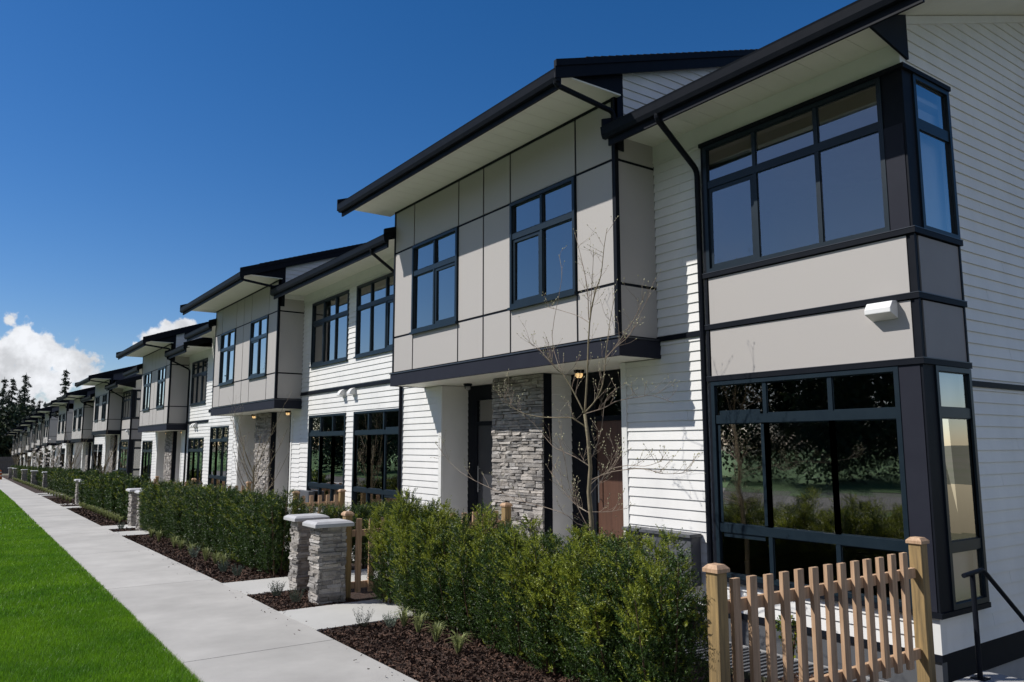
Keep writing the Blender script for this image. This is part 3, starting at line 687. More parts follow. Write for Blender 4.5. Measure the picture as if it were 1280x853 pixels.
gm_.quad((5.9, -20, -4.2), (5.9, 7.3, -4.2), (5.9, 7.3, -2.0), (5.9, -20, -2.0)); gm_.quad((5.9, -20, -4.2), (6.2, -20, -4.2), (6.2, 7.3, -4.2), (5.9, 7.3, -4.2)); gm_.quad((6.2, 7.3, -4.2), (40, 7.3, -4.2), (40, 7.3, -2.2), (6.2, 7.3, -2.2))
o = gm_.build('ground', 'meadow'); o['kind'] = 'structure'
# lane sunk beside the end gable is hidden; the visible strips
SWR = [(-30, 3.05), (6.4, 3.475), (13.2, 3.64), (22.9, 3.72), (32, 3.86), (45, 4.1), (70, 4.45), (130, 5.3)]
SWL = [(-30, 1.55), (7.5, 1.956), (13.2, 2.065), (26.9, 2.29), (45, 2.6), (65.7, 2.86), (130, 3.4)]
def interp(tab, y):
    for (a, x0), (b, x1) in zip(tab[:-1], tab[1:]):
        if y <= b: return x0+(x1-x0)*(y-a)/(b-a)
    return tab[-1][1]
swm = MB(); cuts = []
y = 3.1-1.75*10
joints = [-25, -14, -3.2, 3.0, 8.3, 13.6, 18.9, 24.2, 29.5, 34.8, 40.1, 45.4, 56, 68, 80, 95, 110, 128]
for a, b in zip(joints[:-1], joints[1:]):
    n = max(1, int((b-a)/1.8)); q = [a+(b-a)*i/n for i in range(n+1)]
    for i in range(n):
        c0 = q[i]+(.007 if i == 0 else .0); c1 = q[i+1]-(.007 if i == n-1 else .0)
        l0, l1, r0, r1 = interp(SWL, c0), interp(SWL, c1), interp(SWR, c0), interp(SWR, c1)
        swm.hexa([(l0, c0, gz(c0)-.12), (r0, c0, gz(c0)-.12), (r1, c1, gz(c1)-.12), (l1, c1, gz(c1)-.12), (l0, c0, gz(c0)+.012), (r0, c0, gz(c0)+.012), (r1, c1, gz(c1)+.012), (l1, c1, gz(c1)+.012)])
o = swm.build('sidewalk', 'concrete'); o['kind'] = 'structure'
# shallow tooled lines are real grooves cut between the slabs above; thin score lines in between
sheet('lawn_soil', [(y_, -9, interp(SWL, y_)-.03) for y_ in list(range(-20, 130, 6))+[130]], 'lawn', -.02)
sheet('yard_soil', [(y_, interp(SWR, y_)-.02, 5.92) for y_ in [-8, 2, 4, 6.9]], 'mulch', -.022)
sheet('yard_soil', [(y_, interp(SWR, y_)-.02, 7.95) for y_ in [6.9]+list(range(10, 130, 6))+[130]], 'mulch', -.022)
for a, b in ((14.2, 20.9), (27.7, 34.0), (40.6, 43.4)): sheet('bounce_slab', [(a, 5.9, 7.78), (b, 5.9, 7.78)], 'concrete2', .01)  # unseen pale slabs added to bounce light up to the soffits
sheet('bounce_slab', [(7.0, 6.0, 7.78), (8.1, 6.0, 7.78)], 'concrete2', .01)
sheet('road', [(y_, -19, -10) for y_ in [-60]+list(range(-50, 160, 15))+[160]], 'asphalt', -.03)

sheet('reflection_verge', [(y_, -400, -19.2) for y_ in [-200, -60, 0, 60, 110, 160, 600]], 'lawn', -.02)  # unseen grass strip added to darken the window reflections
# front paths to the doors
def path(yn, yf, x1=6.3, flare=.0):
    m = MB(); x0 = interp(SWR, yn)+.012; x2 = x0+.55
    def S(xa, ya0, ya1, xb, yb0, yb1, dza=0, dzb=0):
        m.hexa([(xa, ya0, gz(ya0)-.1), (xb, yb0, gz(yb0)-.1), (xb, yb1, gz(yb1)-.1), (xa, ya1, gz(ya1)-.1), (xa, ya0, gz(ya0)+.014), (xb, yb0, gz(yb0)+.014), (xb, yb1, gz(yb1)+.014), (xa, ya1, gz(ya1)+.014)])
    S(x0, yn, yf, x1, yn+flare, yf)
    o = m.build('path', 'concrete2'); o['kind'] = 'structure'
path(8.87, 10.22, flare=.05); path(11.72, 13.05)
for a in (22.75, 25.15, 37.3, 39.9, 51.5, 54.2): path(a, a+1.3)

# ---------------------------------------------------------------- lawn blades, bark chips
rs = np.random.RandomState(3)
def gzv(y): return -1.967-.0155*y
def blades(n, yfun, h0, h1, w):
    y = yfun(n); l = np.interp(y, [a for a, b in SWL], [b for a, b in SWL])
    # only the strip the camera can see
    xmin = np.maximum(-9, y*math.tan(R(.6))-.35)
    x = xmin+(l-.0-xmin)*rs.rand(n)**.92
    x = np.minimum(x, l+rs.normal(0, .018, n)+.012+.012*np.sin(y*2.3)+.008*np.sin(y*7.1))
    a = rs.rand(n)*np.pi*2; h = h0+(h1-h0)*rs.rand(n); lx, ly = rs.normal(0, .35, n)*h, rs.normal(0, .35, n)*h
    z = gzv(y)-.02
    dx, dy = np.cos(a)*w/2, np.sin(a)*w/2
    V = np.stack([np.stack([x-dx, y-dy, z], 1), np.stack([x+dx, y+dy, z], 1), np.stack([x+lx, y+ly, z+h], 1)], 1).reshape(-1, 3)
    return V
V1 = blades(150000, lambda n: 3.6+8.5*rs.rand(n)**1.25, .035, .06, .006)
V2 = blades(90000, lambda n: 11+16*rs.rand(n)**1.1, .04, .06, .011)
V3 = blades(50000, lambda n: 26+60*rs.rand(n), .04, .07, .03)
V = np.concatenate([V1, V2, V3]); o = npmesh('lawn_grass', V, np.arange(len(V)).reshape(-1, 3), 'blade')
tag(o, 'bright green mown lawn on the left of the concrete sidewalk', 'grass', kind='stuff')

def chips(n, y0, y1, xa, xb, s=.022, skip=()):
    y = y0+(y1-y0)*rs.rand(n); x = xa(y)+(xb(y)-xa(y))*rs.rand(n)
    k = np.ones(n, bool)
    for (a, b) in skip: k &= ~((y > a) & (y < b))
    x, y = x[k], y[k]; n = len(x)
    z = gzv(y)-.02+rs.rand(n)*.035
    q = rs.normal(0, 1, (n, 3)); q[:, 2] *= .45; q /= np.linalg.norm(q, axis=1)[:, None]
    p = np.cross(q, rs.normal(0, 1, (n, 3))); p /= np.linalg.norm(p, axis=1)[:, None]
    L_ = (s*(.5+rs.rand(n)))[:, None]; w = L_*.32
    c = np.stack([x, y, z], 1)
    return np.stack([c-q*L_-p*w, c+q*L_-p*w, c+q*L_+p*w, c-q*L_+p*w], 1).reshape(-1, 3)
xsw = lambda y: np.interp(y, [a for a, b in SWR], [b for a, b in SWR])+.02
paths_ = [(8.87, 10.22), (11.72, 13.05), (22.75, 24.05), (25.15, 26.45), (37.3, 38.6)]
stray = chips(150, 5, 24, lambda y: xsw(y)-.35*np.abs(rs.normal(0, .5, len(y))), xsw, .012); stray[:, 2] += .03
V = np.concatenate([stray, chips(26000, 4.5, 8.9, xsw, lambda y: 5.2+0*y, .017), chips(5000, 10.2, 11.75, xsw, lambda y: 4.7+0*y, .018), chips(18000, 13.0, 24, xsw, lambda y: 4.9+0*y, .024, paths_), chips(9000, 24, 48, xsw, lambda y: 5+0*y, .035, paths_), chips(6000, 3.0, 4.5, lambda y: 4.2+0*y, lambda y: 6.4+0*y, .02)])
o = npmesh('bark_mulch', V, np.arange(len(V)).reshape(-1, 4), 'chip')
V = V
tag(o, 'dark brown bark mulch covering the beds between sidewalk and hedges', 'mulch', kind='stuff')

# ---------------------------------------------------------------- stone pillars, fences
def stone_pillar(x0, y0, label, w=.42, d=.5, h=1.0, seed=1):
    zb = gz(y0)-.03; zt = gz(y0)+h+.02
    t = thing('stone_pillar', (x0+w/2, y0+d/2, zb), label, 'pillar', 'stone pillars along the sidewalk')
    core = MB(); core.box(x0+.03, x0+w-.03, y0+.03, y0+d-.03, zb, zt)
    m = MB(); stonework(m, ('X', x0+.03), y0+.0, y0+d, zb, zt, thick=.04, seed=seed, hmin=.03, hmax=.065); stonework(m, ('Y', y0+.03), x0+.035, x0+w, zb, zt, thick=.04, seed=seed+1, hmin=.03, hmax=.065)
    # far and inner faces
    m2 = MB(); stonework(m2, ('X', 0), y0, y0+d, zb, zt, thick=.04, seed=seed+2); m.v += [(x0+w-.03-v[0], v[1], v[2]) for v in m2.v]; n = len(m.v)-len(m2.v); m.f += [tuple(n+i for i in reversed(f)) for f in m2.f]
    m3 = MB(); stonework(m3, ('Y', 0), x0+.035, x0+w-.035, zb, zt, thick=.04, seed=seed+3); n = len(m.v); m.v += [(v[0], y0+d-.03-v[1], v[2]) for v in m3.v]; m.f += [tuple(n+i for i in reversed(f)) for f in m3.f]
    s = m.build('shaft', 'stone', t); core.build('core', 'stone', s)
    c = MB(); o = .075
    a = [(x0-o, y0-o), (x0+w+o, y0-o), (x0+w+o, y0+d+o), (x0-o, y0+d+o)]; b = [(x0-o+.05, y0-o+.05), (x0+w+o-.05, y0-o+.05), (x0+w+o-.05, y0+d+o-.05), (x0-o+.05, y0+d+o-.05)]
    c.hexa([(p[0], p[1], zt) for p in a]+[(p[0], p[1], zt+.045) for p in a]); c.hexa([(p[0], p[1], zt+.0452) for p in a]+[(p[0], p[1], zt+.075) for p in b])
    c.build('cap', 'cap', t, bevel=.006)
    return t
stone_pillar(4.13, 10.37, 'stacked ledge stone pillar with pale cap, nearest of the pillars along the sidewalk', d=.34, seed=31)
stone_pillar(4.30, 11.62, 'ledge stone pillar just behind the nearest one, half hidden by it', w=.40, d=.34, seed=41)
stone_pillar(4.36, 24.0, 'stone pillar with flat cap at the far end of the long second hedge, front one of its pair', seed=51)
stone_pillar(4.42, 25.75, 'stone pillar at the far end of the second hedge, rear one of its pair', seed=61)
stone_pillar(4.62, 38.4, 'stone pillar beyond the third hedge, front one of its pair', seed=71)
stone_pillar(4.68, 40.6, 'stone pillar beyond the third hedge, rear one of its pair', seed=81)
for k, (x, y, l) in enumerate([(5.15, 62.5, 'stone pillar standing alone in the distant hedge, taller looking than those beyond it'), (5.1, 71.5, 'small distant stone pillar, second beyond the open pair'), (5.1, 82, 'small distant stone pillar, third beyond the open pair'), (5.2, 96, 'tiny stone pillar near the far end of the hedge line'), (5.25, 105, 'tiny stone pillar, last before the sidewalk vanishes')]):
    stone_pillar(x, y, l, w=.5, d=.5, h=1.1, seed=91+k*7)

def post(parent, x, y, ztop, zb, w=.118):
    m = MB(); h = w/2; m.box(x-h, x+h, y-h, y+h, zb, ztop-.055)
    p = m.build('post', 'postwood', parent, bevel=.005)
    c = MB(); a = h+.016; z = ztop-.0548
    c.hexa([(x-a, y-a, z), (x+a, y-a, z), (x+a, y+a, z), (x-a, y+a, z), (x-a, y-a, z+.026), (x+a, y-a, z+.026), (x+a, y+a, z+.026), (x-a, y+a, z+.026)])
    b = h-.012; c.hexa([(x-a, y-a, z+.0262), (x+a, y-a, z+.0262), (x+a, y+a, z+.0262), (x-a, y+a, z+.0262), (x-b, y-b, z+.055), (x+b, y-b, z+.055), (x+b, y+b, z+.055), (x-b, y+b, z+.055)])
    c.build('post_cap', 'cedar', p)
    return p
def picket_fence(label, xa, xb, y, ztop, n, posts=(True, True), gap=.197, x_first=None, group='picket fences between the front yards', zpk=None):
    t = thing('picket_fence', ((xa+xb)/2, y, ztop-1.2), label, 'fence', group)
    if posts[0]: post(t, xa, y, ztop, ztop-1.5, .108)
    if posts[1]: post(t, xb, y, ztop, ztop-1.5)
    zp = ztop-.115 if zpk is None else zpk
    for zr in (zp-.20, zp-.92):
        r = MB(); r.box(xa+.07, xb-.07, y+.0, y+.038, zr-.045, zr+.045); r.build('rail', 'cedar', t)
    x = x_first if x_first else xa+.17
    for i in range(n):
        m = MB(); w = .082; h = rnd.uniform(-.006, .006); tl = rnd.uniform(-.004, .004)
        m.hexa([(x-w/2, y-.036, zp-1.02+h), (x+w/2, y-.036, zp-1.02+h), (x+w/2, y-.002, zp-1.02+h), (x-w/2, y-.002, zp-1.02+h),
                (x-w/2+tl, y-.036, zp+h), (x+w/2+tl, y-.036, zp+h), (x+w/2+tl, y-.002, zp+h), (x-w/2+tl, y-.002, zp+h)])
        m.build('picket', 'cedar', t); x += gap
    return t
picket_fence('new cedar picket fence with two square posts in front of the corner bay window', 4.62, 7.47, 3.93, -.865, 13, x_first=4.80, zpk=-.985)
picket_fence('cedar picket fence running from the nearest stone pillar to the stone pier between the doors', 4.66, 7.42, 10.62, -.93, 13)
picket_fence('cedar picket fence in front of the paired lower windows of the nearest block', 6.43, 7.54, 17.55, -1.02, 5)
picket_fence('cedar picket fence far behind the second hedge, beside the second stone pier', 4.9, 7.42, 24.3, -1.08, 12)
picket_fence('cedar picket fence glimpsed above the third hedge near its stone pillars', 5.0, 7.42, 31.0, -1.2, 12)
picket_fence('pinkish cedar picket fence in front of the third pair of entrances', 5.2, 7.42, 37.5, -1.32, 11)

# window well grate below the corner bay
w_ = thing('window_well', (7.2, 5.4, -2.3), 'dark steel slatted grate over the window well below the corner bay', 'grate')
m = MB(); x0, x1, y0, y1, z = 6.0, 7.74, 3.65, 6.8, -2.36
m.box(x0-.08, x0, y0, y1, z-.2, z+.02); m.box(x1, x1+.03, y0, y1, z-.2, z+.02); m.box(x0-.04, x1+.03, y0-.04, y0, z-.2, z+.02); m.box(x0-.04, x1+.03, y1, y1+.04, z-.2, z+.02); m.build('curb', 'found', w_)
m = MB(); y = y0+.03
while y < y1: m.box(x0, x1, y, y+.035, z-.02, z+.012); y += .085
m.build('grate_bars', 'meter', w_)
m = MB(); m.box(x0, x1, y0, y1, z-.4, z-.38); m.build('well_floor', 'black', w_)

# end lane: concrete landing, steps down and hand rail along the gable
m = MB(); m.box(6.26, 7.85, 2.2, 3.60, -2.5, -2.055); o = m.build('landing', 'found'); o['kind'] = 'structure'
t = thing('stairs', (9, 3.0, -3), 'concrete steps going down along the gable wall at the right edge', 'stairs')
for k in range(10):
    m = MB(); m.box(7.851+.27*k, 7.851+.27*(k+1), 2.2, 3.60, -2.9-.19*k, -2.055-.19*(k+1)); m.build('step', 'found', t)
h = thing('hand_rail', (7.6, 3.5, -2.06), 'black steel hand rail with bent top at the steps beside the gable wall', 'railing')
m = MB(); m.tube([(7.40, 3.5, -1.155), (7.74, 3.5, -1.135), (7.80, 3.5, -1.16), (10.2, 3.5, -2.86)], .021, 10); m.build('rail', 'black', h, smooth=False)
m = MB(); m.tube([(7.56, 3.5, -2.05), (7.56, 3.5, -1.15)], .0225, 10); m.build('post', 'black', h)
m = MB(); m.tube([(9.9, 3.5, -3.5), (9.9, 3.5, -2.66)], .0225, 10); m.build('post', 'black', h)
m = MB(); m.box(7.50, 7.62, 3.44, 3.56, -2.054, -2.045); m.build('foot_plate', 'black', h)

# ---------------------------------------------------------------- yew hedges: every shrub its own thing
def sprigs(rng, base, direc, length, ntip, nlen, nwid):
    """base (n,3), direc (n,3) unit, length (n,) -> needle triangles"""
    n = len(base); k = ntip
    ref = rng.normal(0, 1, (n, 3)); side = np.cross(direc, ref); side /= np.linalg.norm(side, axis=1)[:, None]
    T = np.linspace(.08, 1, k)
    out = []
    for i, t in enumerate(T):
        s = 1 if i % 2 else -1
        p = base+direc*(length*t)[:, None]
        nd = side*s*(.95)+direc*(.45+.5*t)+rng.normal(0, .22, (n, 3)); nd /= np.linalg.norm(nd, axis=1)[:, None]
        ln = nlen*(.75+.5*rng.rand(n))*(1-.35*t)
        wv = np.cross(nd, rng.normal(0, 1, (n, 3))); wv /= np.linalg.norm(wv, axis=1)[:, None]
        w = nwid/2
        out.append(np.stack([p-wv*w*.6, p+wv*w*.6, p+nd*(ln*.6)[:, None]+wv*w, p+nd*ln[:, None], ], 1))
    return np.stack(out, 1).reshape(-1, 4, 3)
def make_yew(seed, nspr=1900, h=1.3, ntip=12, nlen=.032, nwid=.0075, rx=.33, ry=.30):
    rng = np.random.RandomState(seed)
    root = bpy.data.objects.new('yew_shrub', None); COL.objects.link(root)
    nl = 9; ax = rng.rand(nl)*2*np.pi; ar = np.sqrt(rng.rand(nl))*.92
    lx, ly = np.cos(ax)*ar*rx, np.sin(ax)*ar*ry
    lh = h*(1.0-.14*ar**2)*(.72+.34*rng.rand(nl)); lr = .10+.05*rng.rand(nl)
    idx = rng.randint(0, nl, nspr); t = rng.rand(nspr)**.85
    z = .05+t*(lh[idx]-.1)
    th = rng.rand(nspr)*2*np.pi; prof = np.sin(np.pi*np.clip(.12+t*.86, 0, 1))**.55
    rr = lr[idx]*prof*np.sqrt(.15+.85*rng.rand(nspr))
    spread = .55+.45*t   # leaders fan out with height
    x = lx[idx]*spread*1.05+np.cos(th)*rr; y = ly[idx]*spread*1.05+np.sin(th)*rr
    base = np.stack([x, y, z], 1)
    d = np.stack([np.cos(th)*.6+lx[idx]*1.1, np.sin(th)*.6+ly[idx]*1.1, .55+.75*rng.rand(nspr)], 1)+rng.normal(0, .25, (nspr, 3))
    d /= np.linalg.norm(d, axis=1)[:, None]
    ln = .06+.07*rng.rand(nspr)
    wild = rng.rand(nspr) < .04; ln[wild] *= 1.7
    V = sprigs(rng, base, d, ln, ntip, nlen, nwid)
    warm = rng.rand(nl) < (.55 if h > 1.33 else .0)
    tip = ((t > .58) & (rng.rand(nspr) < np.where(warm[idx], .62, .20 if h > 1.33 else .12))) | (rng.rand(nspr) < np.where(warm[idx], .12, .03))
    mi = np.repeat(tip.astype(int), ntip)
    # sprigs() stacks per sprig then needle
    cr = npmesh('crown', V.reshape(-1, 3), np.arange(len(V)*4).reshape(-1, 4), ['yew', 'yewtip'], root, mi)
    m = MB()
    for i in range(nl):
        m.tube([(lx[i]*.35, ly[i]*.35, -.02), (lx[i]*.7, ly[i]*.7, lh[i]*.4), (lx[i]*.98, ly[i]*.98, lh[i]*.93)], [.011, .008, .003], 4)
    m.build('stem', 'yewstem', root)
    return root
near = [make_yew(100+i, 2500, 1.36, 14, .026, .0105, .30, .28) for i in range(5)]
mid = [make_yew(200+i, 1900, 1.30, 10, .042, .012) for i in range(4)]
far = [make_yew(300+i, 700, 1.30, 8, .075, .024) for i in range(3)]
used = set()
def yew(kind, x, y, label, group, sx=1.0, sz=1.0):
    src = kind[rnd.randrange(len(kind))]
    for c in kind:
        if c not in used: src = c; break
    o = src if src not in used else copy_tree(src)
    used.add(src)
    o.location = (x, y, gz(y)-.02); o.rotation_euler = (0, 0, rnd.uniform(0, 6.28)); s = rnd.uniform(.95, 1.05)*sx; o.scale = (s, s, sz*rnd.uniform(.94, 1.05))
    tag(o, label, 'yew shrub', group); return o
HG = 'yews of the hedge nearest the camera'
ORD = 'first second third fourth fifth sixth seventh eighth ninth tenth eleventh twelfth thirteenth fourteenth fifteenth sixteenth seventeenth eighteenth nineteenth twentieth twenty-first twenty-second twenty-third twenty-fourth twenty-fifth'.split()
y = 4.38; i = 0
while y < 9.95:
    x = 4.56+.082*(y-4.4)+rnd.uniform(-.06, .06)
    yew(near, x, y, '%s yew from the picket fence in the nearest hedge' % ORD[i], HG, 1.08, rnd.uniform(.86, 1.06)+.006*i); y += .50; i += 1
for k in range(8):
    yew(near, 5.20+rnd.uniform(-.05, .05), 9.0-.54*k, 'green yew in the back row of the nearest hedge, %s from its far end' % ORD[k], 'yews behind the hedge nearest the camera', 1.1, rnd.uniform(.86, 1.08))
HG = 'yews of the second hedge'
y = 13.45; i = 0
while y < 23.9:
    yew(mid, 4.62+rnd.uniform(-.04, .04), y, '%s clipped yew from the near end of the long second hedge' % ORD[i], HG, 1.12, 1.12); y += .47; i += 1
for k in range(7):
    yew(mid, 5.3+.33*k+rnd.uniform(-.05, .05), 13.55+rnd.uniform(-.2, .2), 'dark yew behind the nearest pillars before the lower windows, %s from the hedge' % ORD[k], 'yews in front of the lower windows', 1.0, .95)
HG = 'yews of the third hedge'
y = 26.9; i = 0
while y < 38.0:
    yew(far, 4.85+rnd.uniform(-.04, .04), y, '%s dark yew of the third hedge, counted from the second pair of pillars' % ORD[i], HG, 1.1, 1.15); y += .52; i += 1
HG = 'yews of the distant hedge'
y = 41.4
while y < 112:
    yew(far, (5.2+.026*(y-41) if y < 60 else 5.7+.006*(y-60))+rnd.uniform(-.05, .05), y, 'dark yew of the distant hedge, '+('before the lone pillar' if y < 62.5 else 'between the first and second lone pillars' if y < 71.5 else 'between the second and third lone pillars' if y < 82 else 'past the third lone pillar' if y < 96 else 'at its vanishing far end'), HG, 1.2, 1.1); y += .62 if y < 70 else .85

# low plants at the hedge foot
def tuft(seed, n=70, h=.26, w=.010):
    r = random.Random(seed); m = MB()
    for k in range(n):
        a = r.uniform(0, 6.28); l = h*r.uniform(.6, 1.1); sp = r.uniform(.1, .75); b = Vector((math.cos(a), math.sin(a), 0)); p = Vector((-math.sin(a), math.cos(a), 0))*w/2
        q0 = b*.01; q1 = b*l*sp*.5+Vector((0, 0, l*.7)); q2 = b*l*sp*1.1+Vector((0, 0, l*(.95-.45*sp)))
        m.quad(q0-p, q0+p, q1+p*.9, q1-p*.9); m.quad(q1-p*.9, q1+p*.9, q2+p*.15, q2-p*.15)
    return m
def lav(seed, n=46, h=.17):
    r = random.Random(seed); m = MB()
    for k in range(n):
        a = r.uniform(0, 6.28); l = h*r.uniform(.6, 1.15); b = Vector((math.cos(a)*r.uniform(.1, .6), math.sin(a)*r.uniform(.1, .6), 1)).normalized()
        q = Vector((math.cos(a), math.sin(a), 0))*.03
        for j in range(7):
            t = .2+.13*j; p = q+b*l*t; dd = Vector((r.uniform(-1, 1), r.uniform(-1, 1), 1)).normalized()*.028; s = dd.orthogonal().normalized()*.0035
            m.quad(p-s, p+s, p+dd+s*.4, p+dd-s*.4)
    return m
TG, LG = 'variegated grass tufts along the hedges', 'silvery herb plants in the mulch'
t0 = tuft(1).build('grass_tuft', 'varieg'); l0 = lav(2).build('herb_plant', 'lavender')
def put(src, first, x, y, label, cat, group, s=1.0):
    o = src if first else src.copy()
    if not first: COL.objects.link(o)
    o.location = (x, y, gz(y)-.01); o.rotation_euler = (0, 0, rnd.uniform(0, 6)); o.scale = (s, s, s*rnd.uniform(.9, 1.15)); return tag(o, label, cat, group)
first = True
for (x, y) in [(4.42, 8.05), (4.36, 7.55), (4.45, 8.45), (4.3, 7.0)]:
    put(t0, first, x, y, 'cream and green grass tuft at the nearest hedge, %s' % ['beside the herb', 'second from the camera', 'largest and farthest', 'nearest the camera'][(8.05, 7.55, 8.45, 7.0).index(y)], 'grass tuft', TG, 1.05); first = False
TI = 0
for (x, y) in [(4.15, 14.9), (4.18, 15.5), (4.15, 16.1), (4.15, 17.3), (4.2, 18.4), (4.2, 19.0), (4.2, 20.6), (4.25, 21.8)]:
    put(t0, False, x, y, '%s grass tuft along the long second hedge, counted from the nearest pillars' % ORD[TI], 'grass tuft', TG, 1.15); TI += 1
for k in range(16):
    put(t0, False, 4.38+.012*k, 27.2+k*.72, '%s pale grass tuft along the third hedge' % ORD[k], 'grass tuft', TG, 1.2)
for k in range(34):
    put(t0, False, 4.62+.02*k, 42+k*1.7, 'pale grass tuft along the distant hedge, '+('before the lone pillar' if k < 12 else 'between the first and second lone pillars' if k < 18 else 'between the second and third lone pillars' if k < 24 else 'past the third lone pillar'), 'grass tuft', TG, 1.35)
put(l0, True, 4.05, 8.72, 'small silvery herb with upright stems beside the nearest path', 'herb', LG, 1.25)
put(l0, False, 4.3, 8.5, 'low dark herb clump between the nearest path and the grass tufts', 'herb', LG, .9)
put(l0, False, 3.93, 11.35, 'silvery herb left of the nearest pillars, beside the second path', 'herb', LG, 1.1)
put(l0, False, 3.98, 10.7, 'round silvery herb in the mulch in front of the nearest pillar', 'herb', LG, 1.15)
for (x, y) in [(4.05, 13.7), (4.0, 14.35), (4.1, 16.8), (4.05, 24.9)]: put(l0, False, x, y, 'small silvery herb before the second hedge, %s' % {13.7: 'beside the second path', 14.35: 'second from the path', 16.8: 'among the grass tufts', 24.9: 'between the far pillars'}[y], 'herb', LG, 1.1)

# leafy shrubs in the front yards
def leafball(name, x, y, w, h, mats, n, s, label, cat, group=None, seed=1, parent=None, squash=1.0, clump=9):
    r = np.random.RandomState(seed); root = thing(name, (x, y, gz(y)), label, cat, group)
    cc = r.normal(0, 1, (clump, 3)); cc /= np.linalg.norm(cc, axis=1)[:, None]; cc *= (r.rand(clump)**.4)[:, None]*.62; cr = .28+.22*r.rand(clump)
    i = r.randint(0, clump, n); d = r.normal(0, 1, (n, 3)); d /= np.linalg.norm(d, axis=1)[:, None]
    p = cc[i]+d*(cr[i]*(.55+.45*r.rand(n)))[:, None]; p = p*np.array([w/2, w/2*squash, h/2])+np.array([0, 0, h*.52])
    a = d+r.normal(0, .6, (n, 3)); a /= np.linalg.norm(a, axis=1)[:, None]; b = np.cross(a, r.normal(0, 1, (n, 3))); b /= np.linalg.norm(b, axis=1)[:, None]
    S = (s*(.6+.8*r.rand(n)))[:, None]
    V = np.stack([p-b*S*.35, p+a*S*.5-b*S*.0, p+b*S*.35, p-a*S*.5], 1).reshape(-1, 3)
    npmesh('crown', V, np.arange(len(V)).reshape(-1, 4), mats, root, r.randint(0, len(mats), n) if len(mats) > 1 else None)
    m = MB(); rr = random.Random(seed)
    for k in range(5): m.tube([(x+rr.uniform(-.03, .03), y+rr.uniform(-.03, .03), gz(y)), (x+rr.uniform(-.2, .2)*w, y+rr.uniform(-.2, .2)*w, gz(y)+h*.7)], [.012*max(1, h), .005], 5)
    m.build('stem', 'yewstem', root)
    return root
leafball('leafy_shrub', 6.9, 28.4, 1.5, 1.25, ['leaf', 'shrubred'], 2600, .07, 'dark green shrub with bronze shoots behind the second hedge, near the second stone pier', 'shrub', seed=5)
leafball('leafy_shrub', 6.7, 32.5, 1.3, 1.15, ['leaf', 'shrubred'], 1800, .08, 'bronze-tinged shrub above the second hedge, left of the white vents', 'shrub', seed=6)
leafball('leafy_shrub', 6.9, 43.8, 1.8, 1.5, ['leaf'], 1500, .10, 'dark shrub behind the third hedge, before the second block', 'shrub', seed=7)
leafball('leafy_shrub', 6.6, 48.5, 2.2, 1.7, ['leaf'], 1500, .11, 'dark rounded shrub mass in front of the second block', 'shrub', seed=8)
leafball('leafy_shrub', 6.6, 4.75, .35, .5, ['yew', 'yewtip'], 500, .035, 'small young green shrub behind the pickets of the nearest fence', 'shrub', seed=9)
leafball('leafy_shrub', 8.95, 2.6, .8, 1.5, ['yew', 'yewtip'], 1500, .045, 'green shrub at the right edge beside the stair rail', 'shrub', seed=10)

# ---------------------------------------------------------------- bare young trees
def join_buds(o, bud, mname):
    me = o.data; nv = len(me.vertices); V = [tuple(v.co) for v in me.vertices]; F = [tuple(p.vertices) for p in me.polygons]; nf = len(F)
    l = Vector((0, 0, 0)); p = o.parent
    while p is not None: l += p.location; p = p.parent
    V += [(v[0]-l.x, v[1]-l.y, v[2]-l.z) for v in bud.v]; F += [tuple(nv+i for i in f) for f in bud.f]
    m2 = bpy.data.meshes.new('crown'); m2.from_pydata(V, [], F); m2.materials.append(me.materials[0]); m2.materials.append(M[mname])
    mi = np.zeros(len(F), np.int32); mi[nf:] = 1; m2.polygons.foreach_set('material_index', mi); o.data = m2
class Tw:
    def __init__(s, r, twr=.0035): s.big = MB(); s.small = MB(); s.bud = MB(); s.r = r; s.twr = twr; s.tips = []
    def limb(s, pts, r0, r1, seg=6, big=True):
        n = len(pts); (s.big if big else s.small).tube(pts, [r0+(r1-r0)*i/(n-1) for i in range(n)], seg)
    def shoots(s, pts, r0, n, ln, lev=0, up=.55):
        r = s.r; P = [Vector(p) for p in pts]
        for k in range(n):
            t = r.uniform(.12, 1)*(len(P)-1); i = min(int(t), len(P)-2); p = P[i].lerp(P[i+1], t-i); d = (P[i+1]-P[i]).normalized()
            q = (d*.7+Vector((r.gauss(0, .6), r.gauss(0, .6), r.gauss(.1, .4)))+Vector((0, 0, up*.5))).normalized(); l = ln*r.uniform(.45, 1.15)
            c = [p]; 
            for j in range(1, 5):
                q = (q+Vector((r.gauss(0, .13), r.gauss(0, .13), r.gauss(up*.16, .1)))).normalized(); c.append(c[-1]+q*l/4)
            s.small.tube(c, [r0*.55, r0*.5, r0*.42, r0*.35, r0*.28], 4); s.budat(c[-1], q)
            if lev > 0: s.shoots(c, r0*.6, r.randint(1, 3), ln*.5, lev-1, up)
            elif r.random() < .5: s.budat(c[2]+q*.01, q)
    def budat(s, p, d):
        r = s.r; L_ = r.uniform(.014, .028); w = .0065; a = d.orthogonal().normalized(); b = d.cross(a)
        n = len(s.bud.v); s.bud.v += [tuple(p-d*.003), tuple(p+d*L_*.45+a*w), tuple(p+d*L_*.45+b*w), tuple(p+d*L_*.45-a*w), tuple(p+d*L_*.45-b*w), tuple(p+d*L_)]
        for i in range(4): s.bud.f += [(n, n+1+(i+1) % 4, n+1+i), (n+5, n+1+i, n+1+(i+1) % 4)]
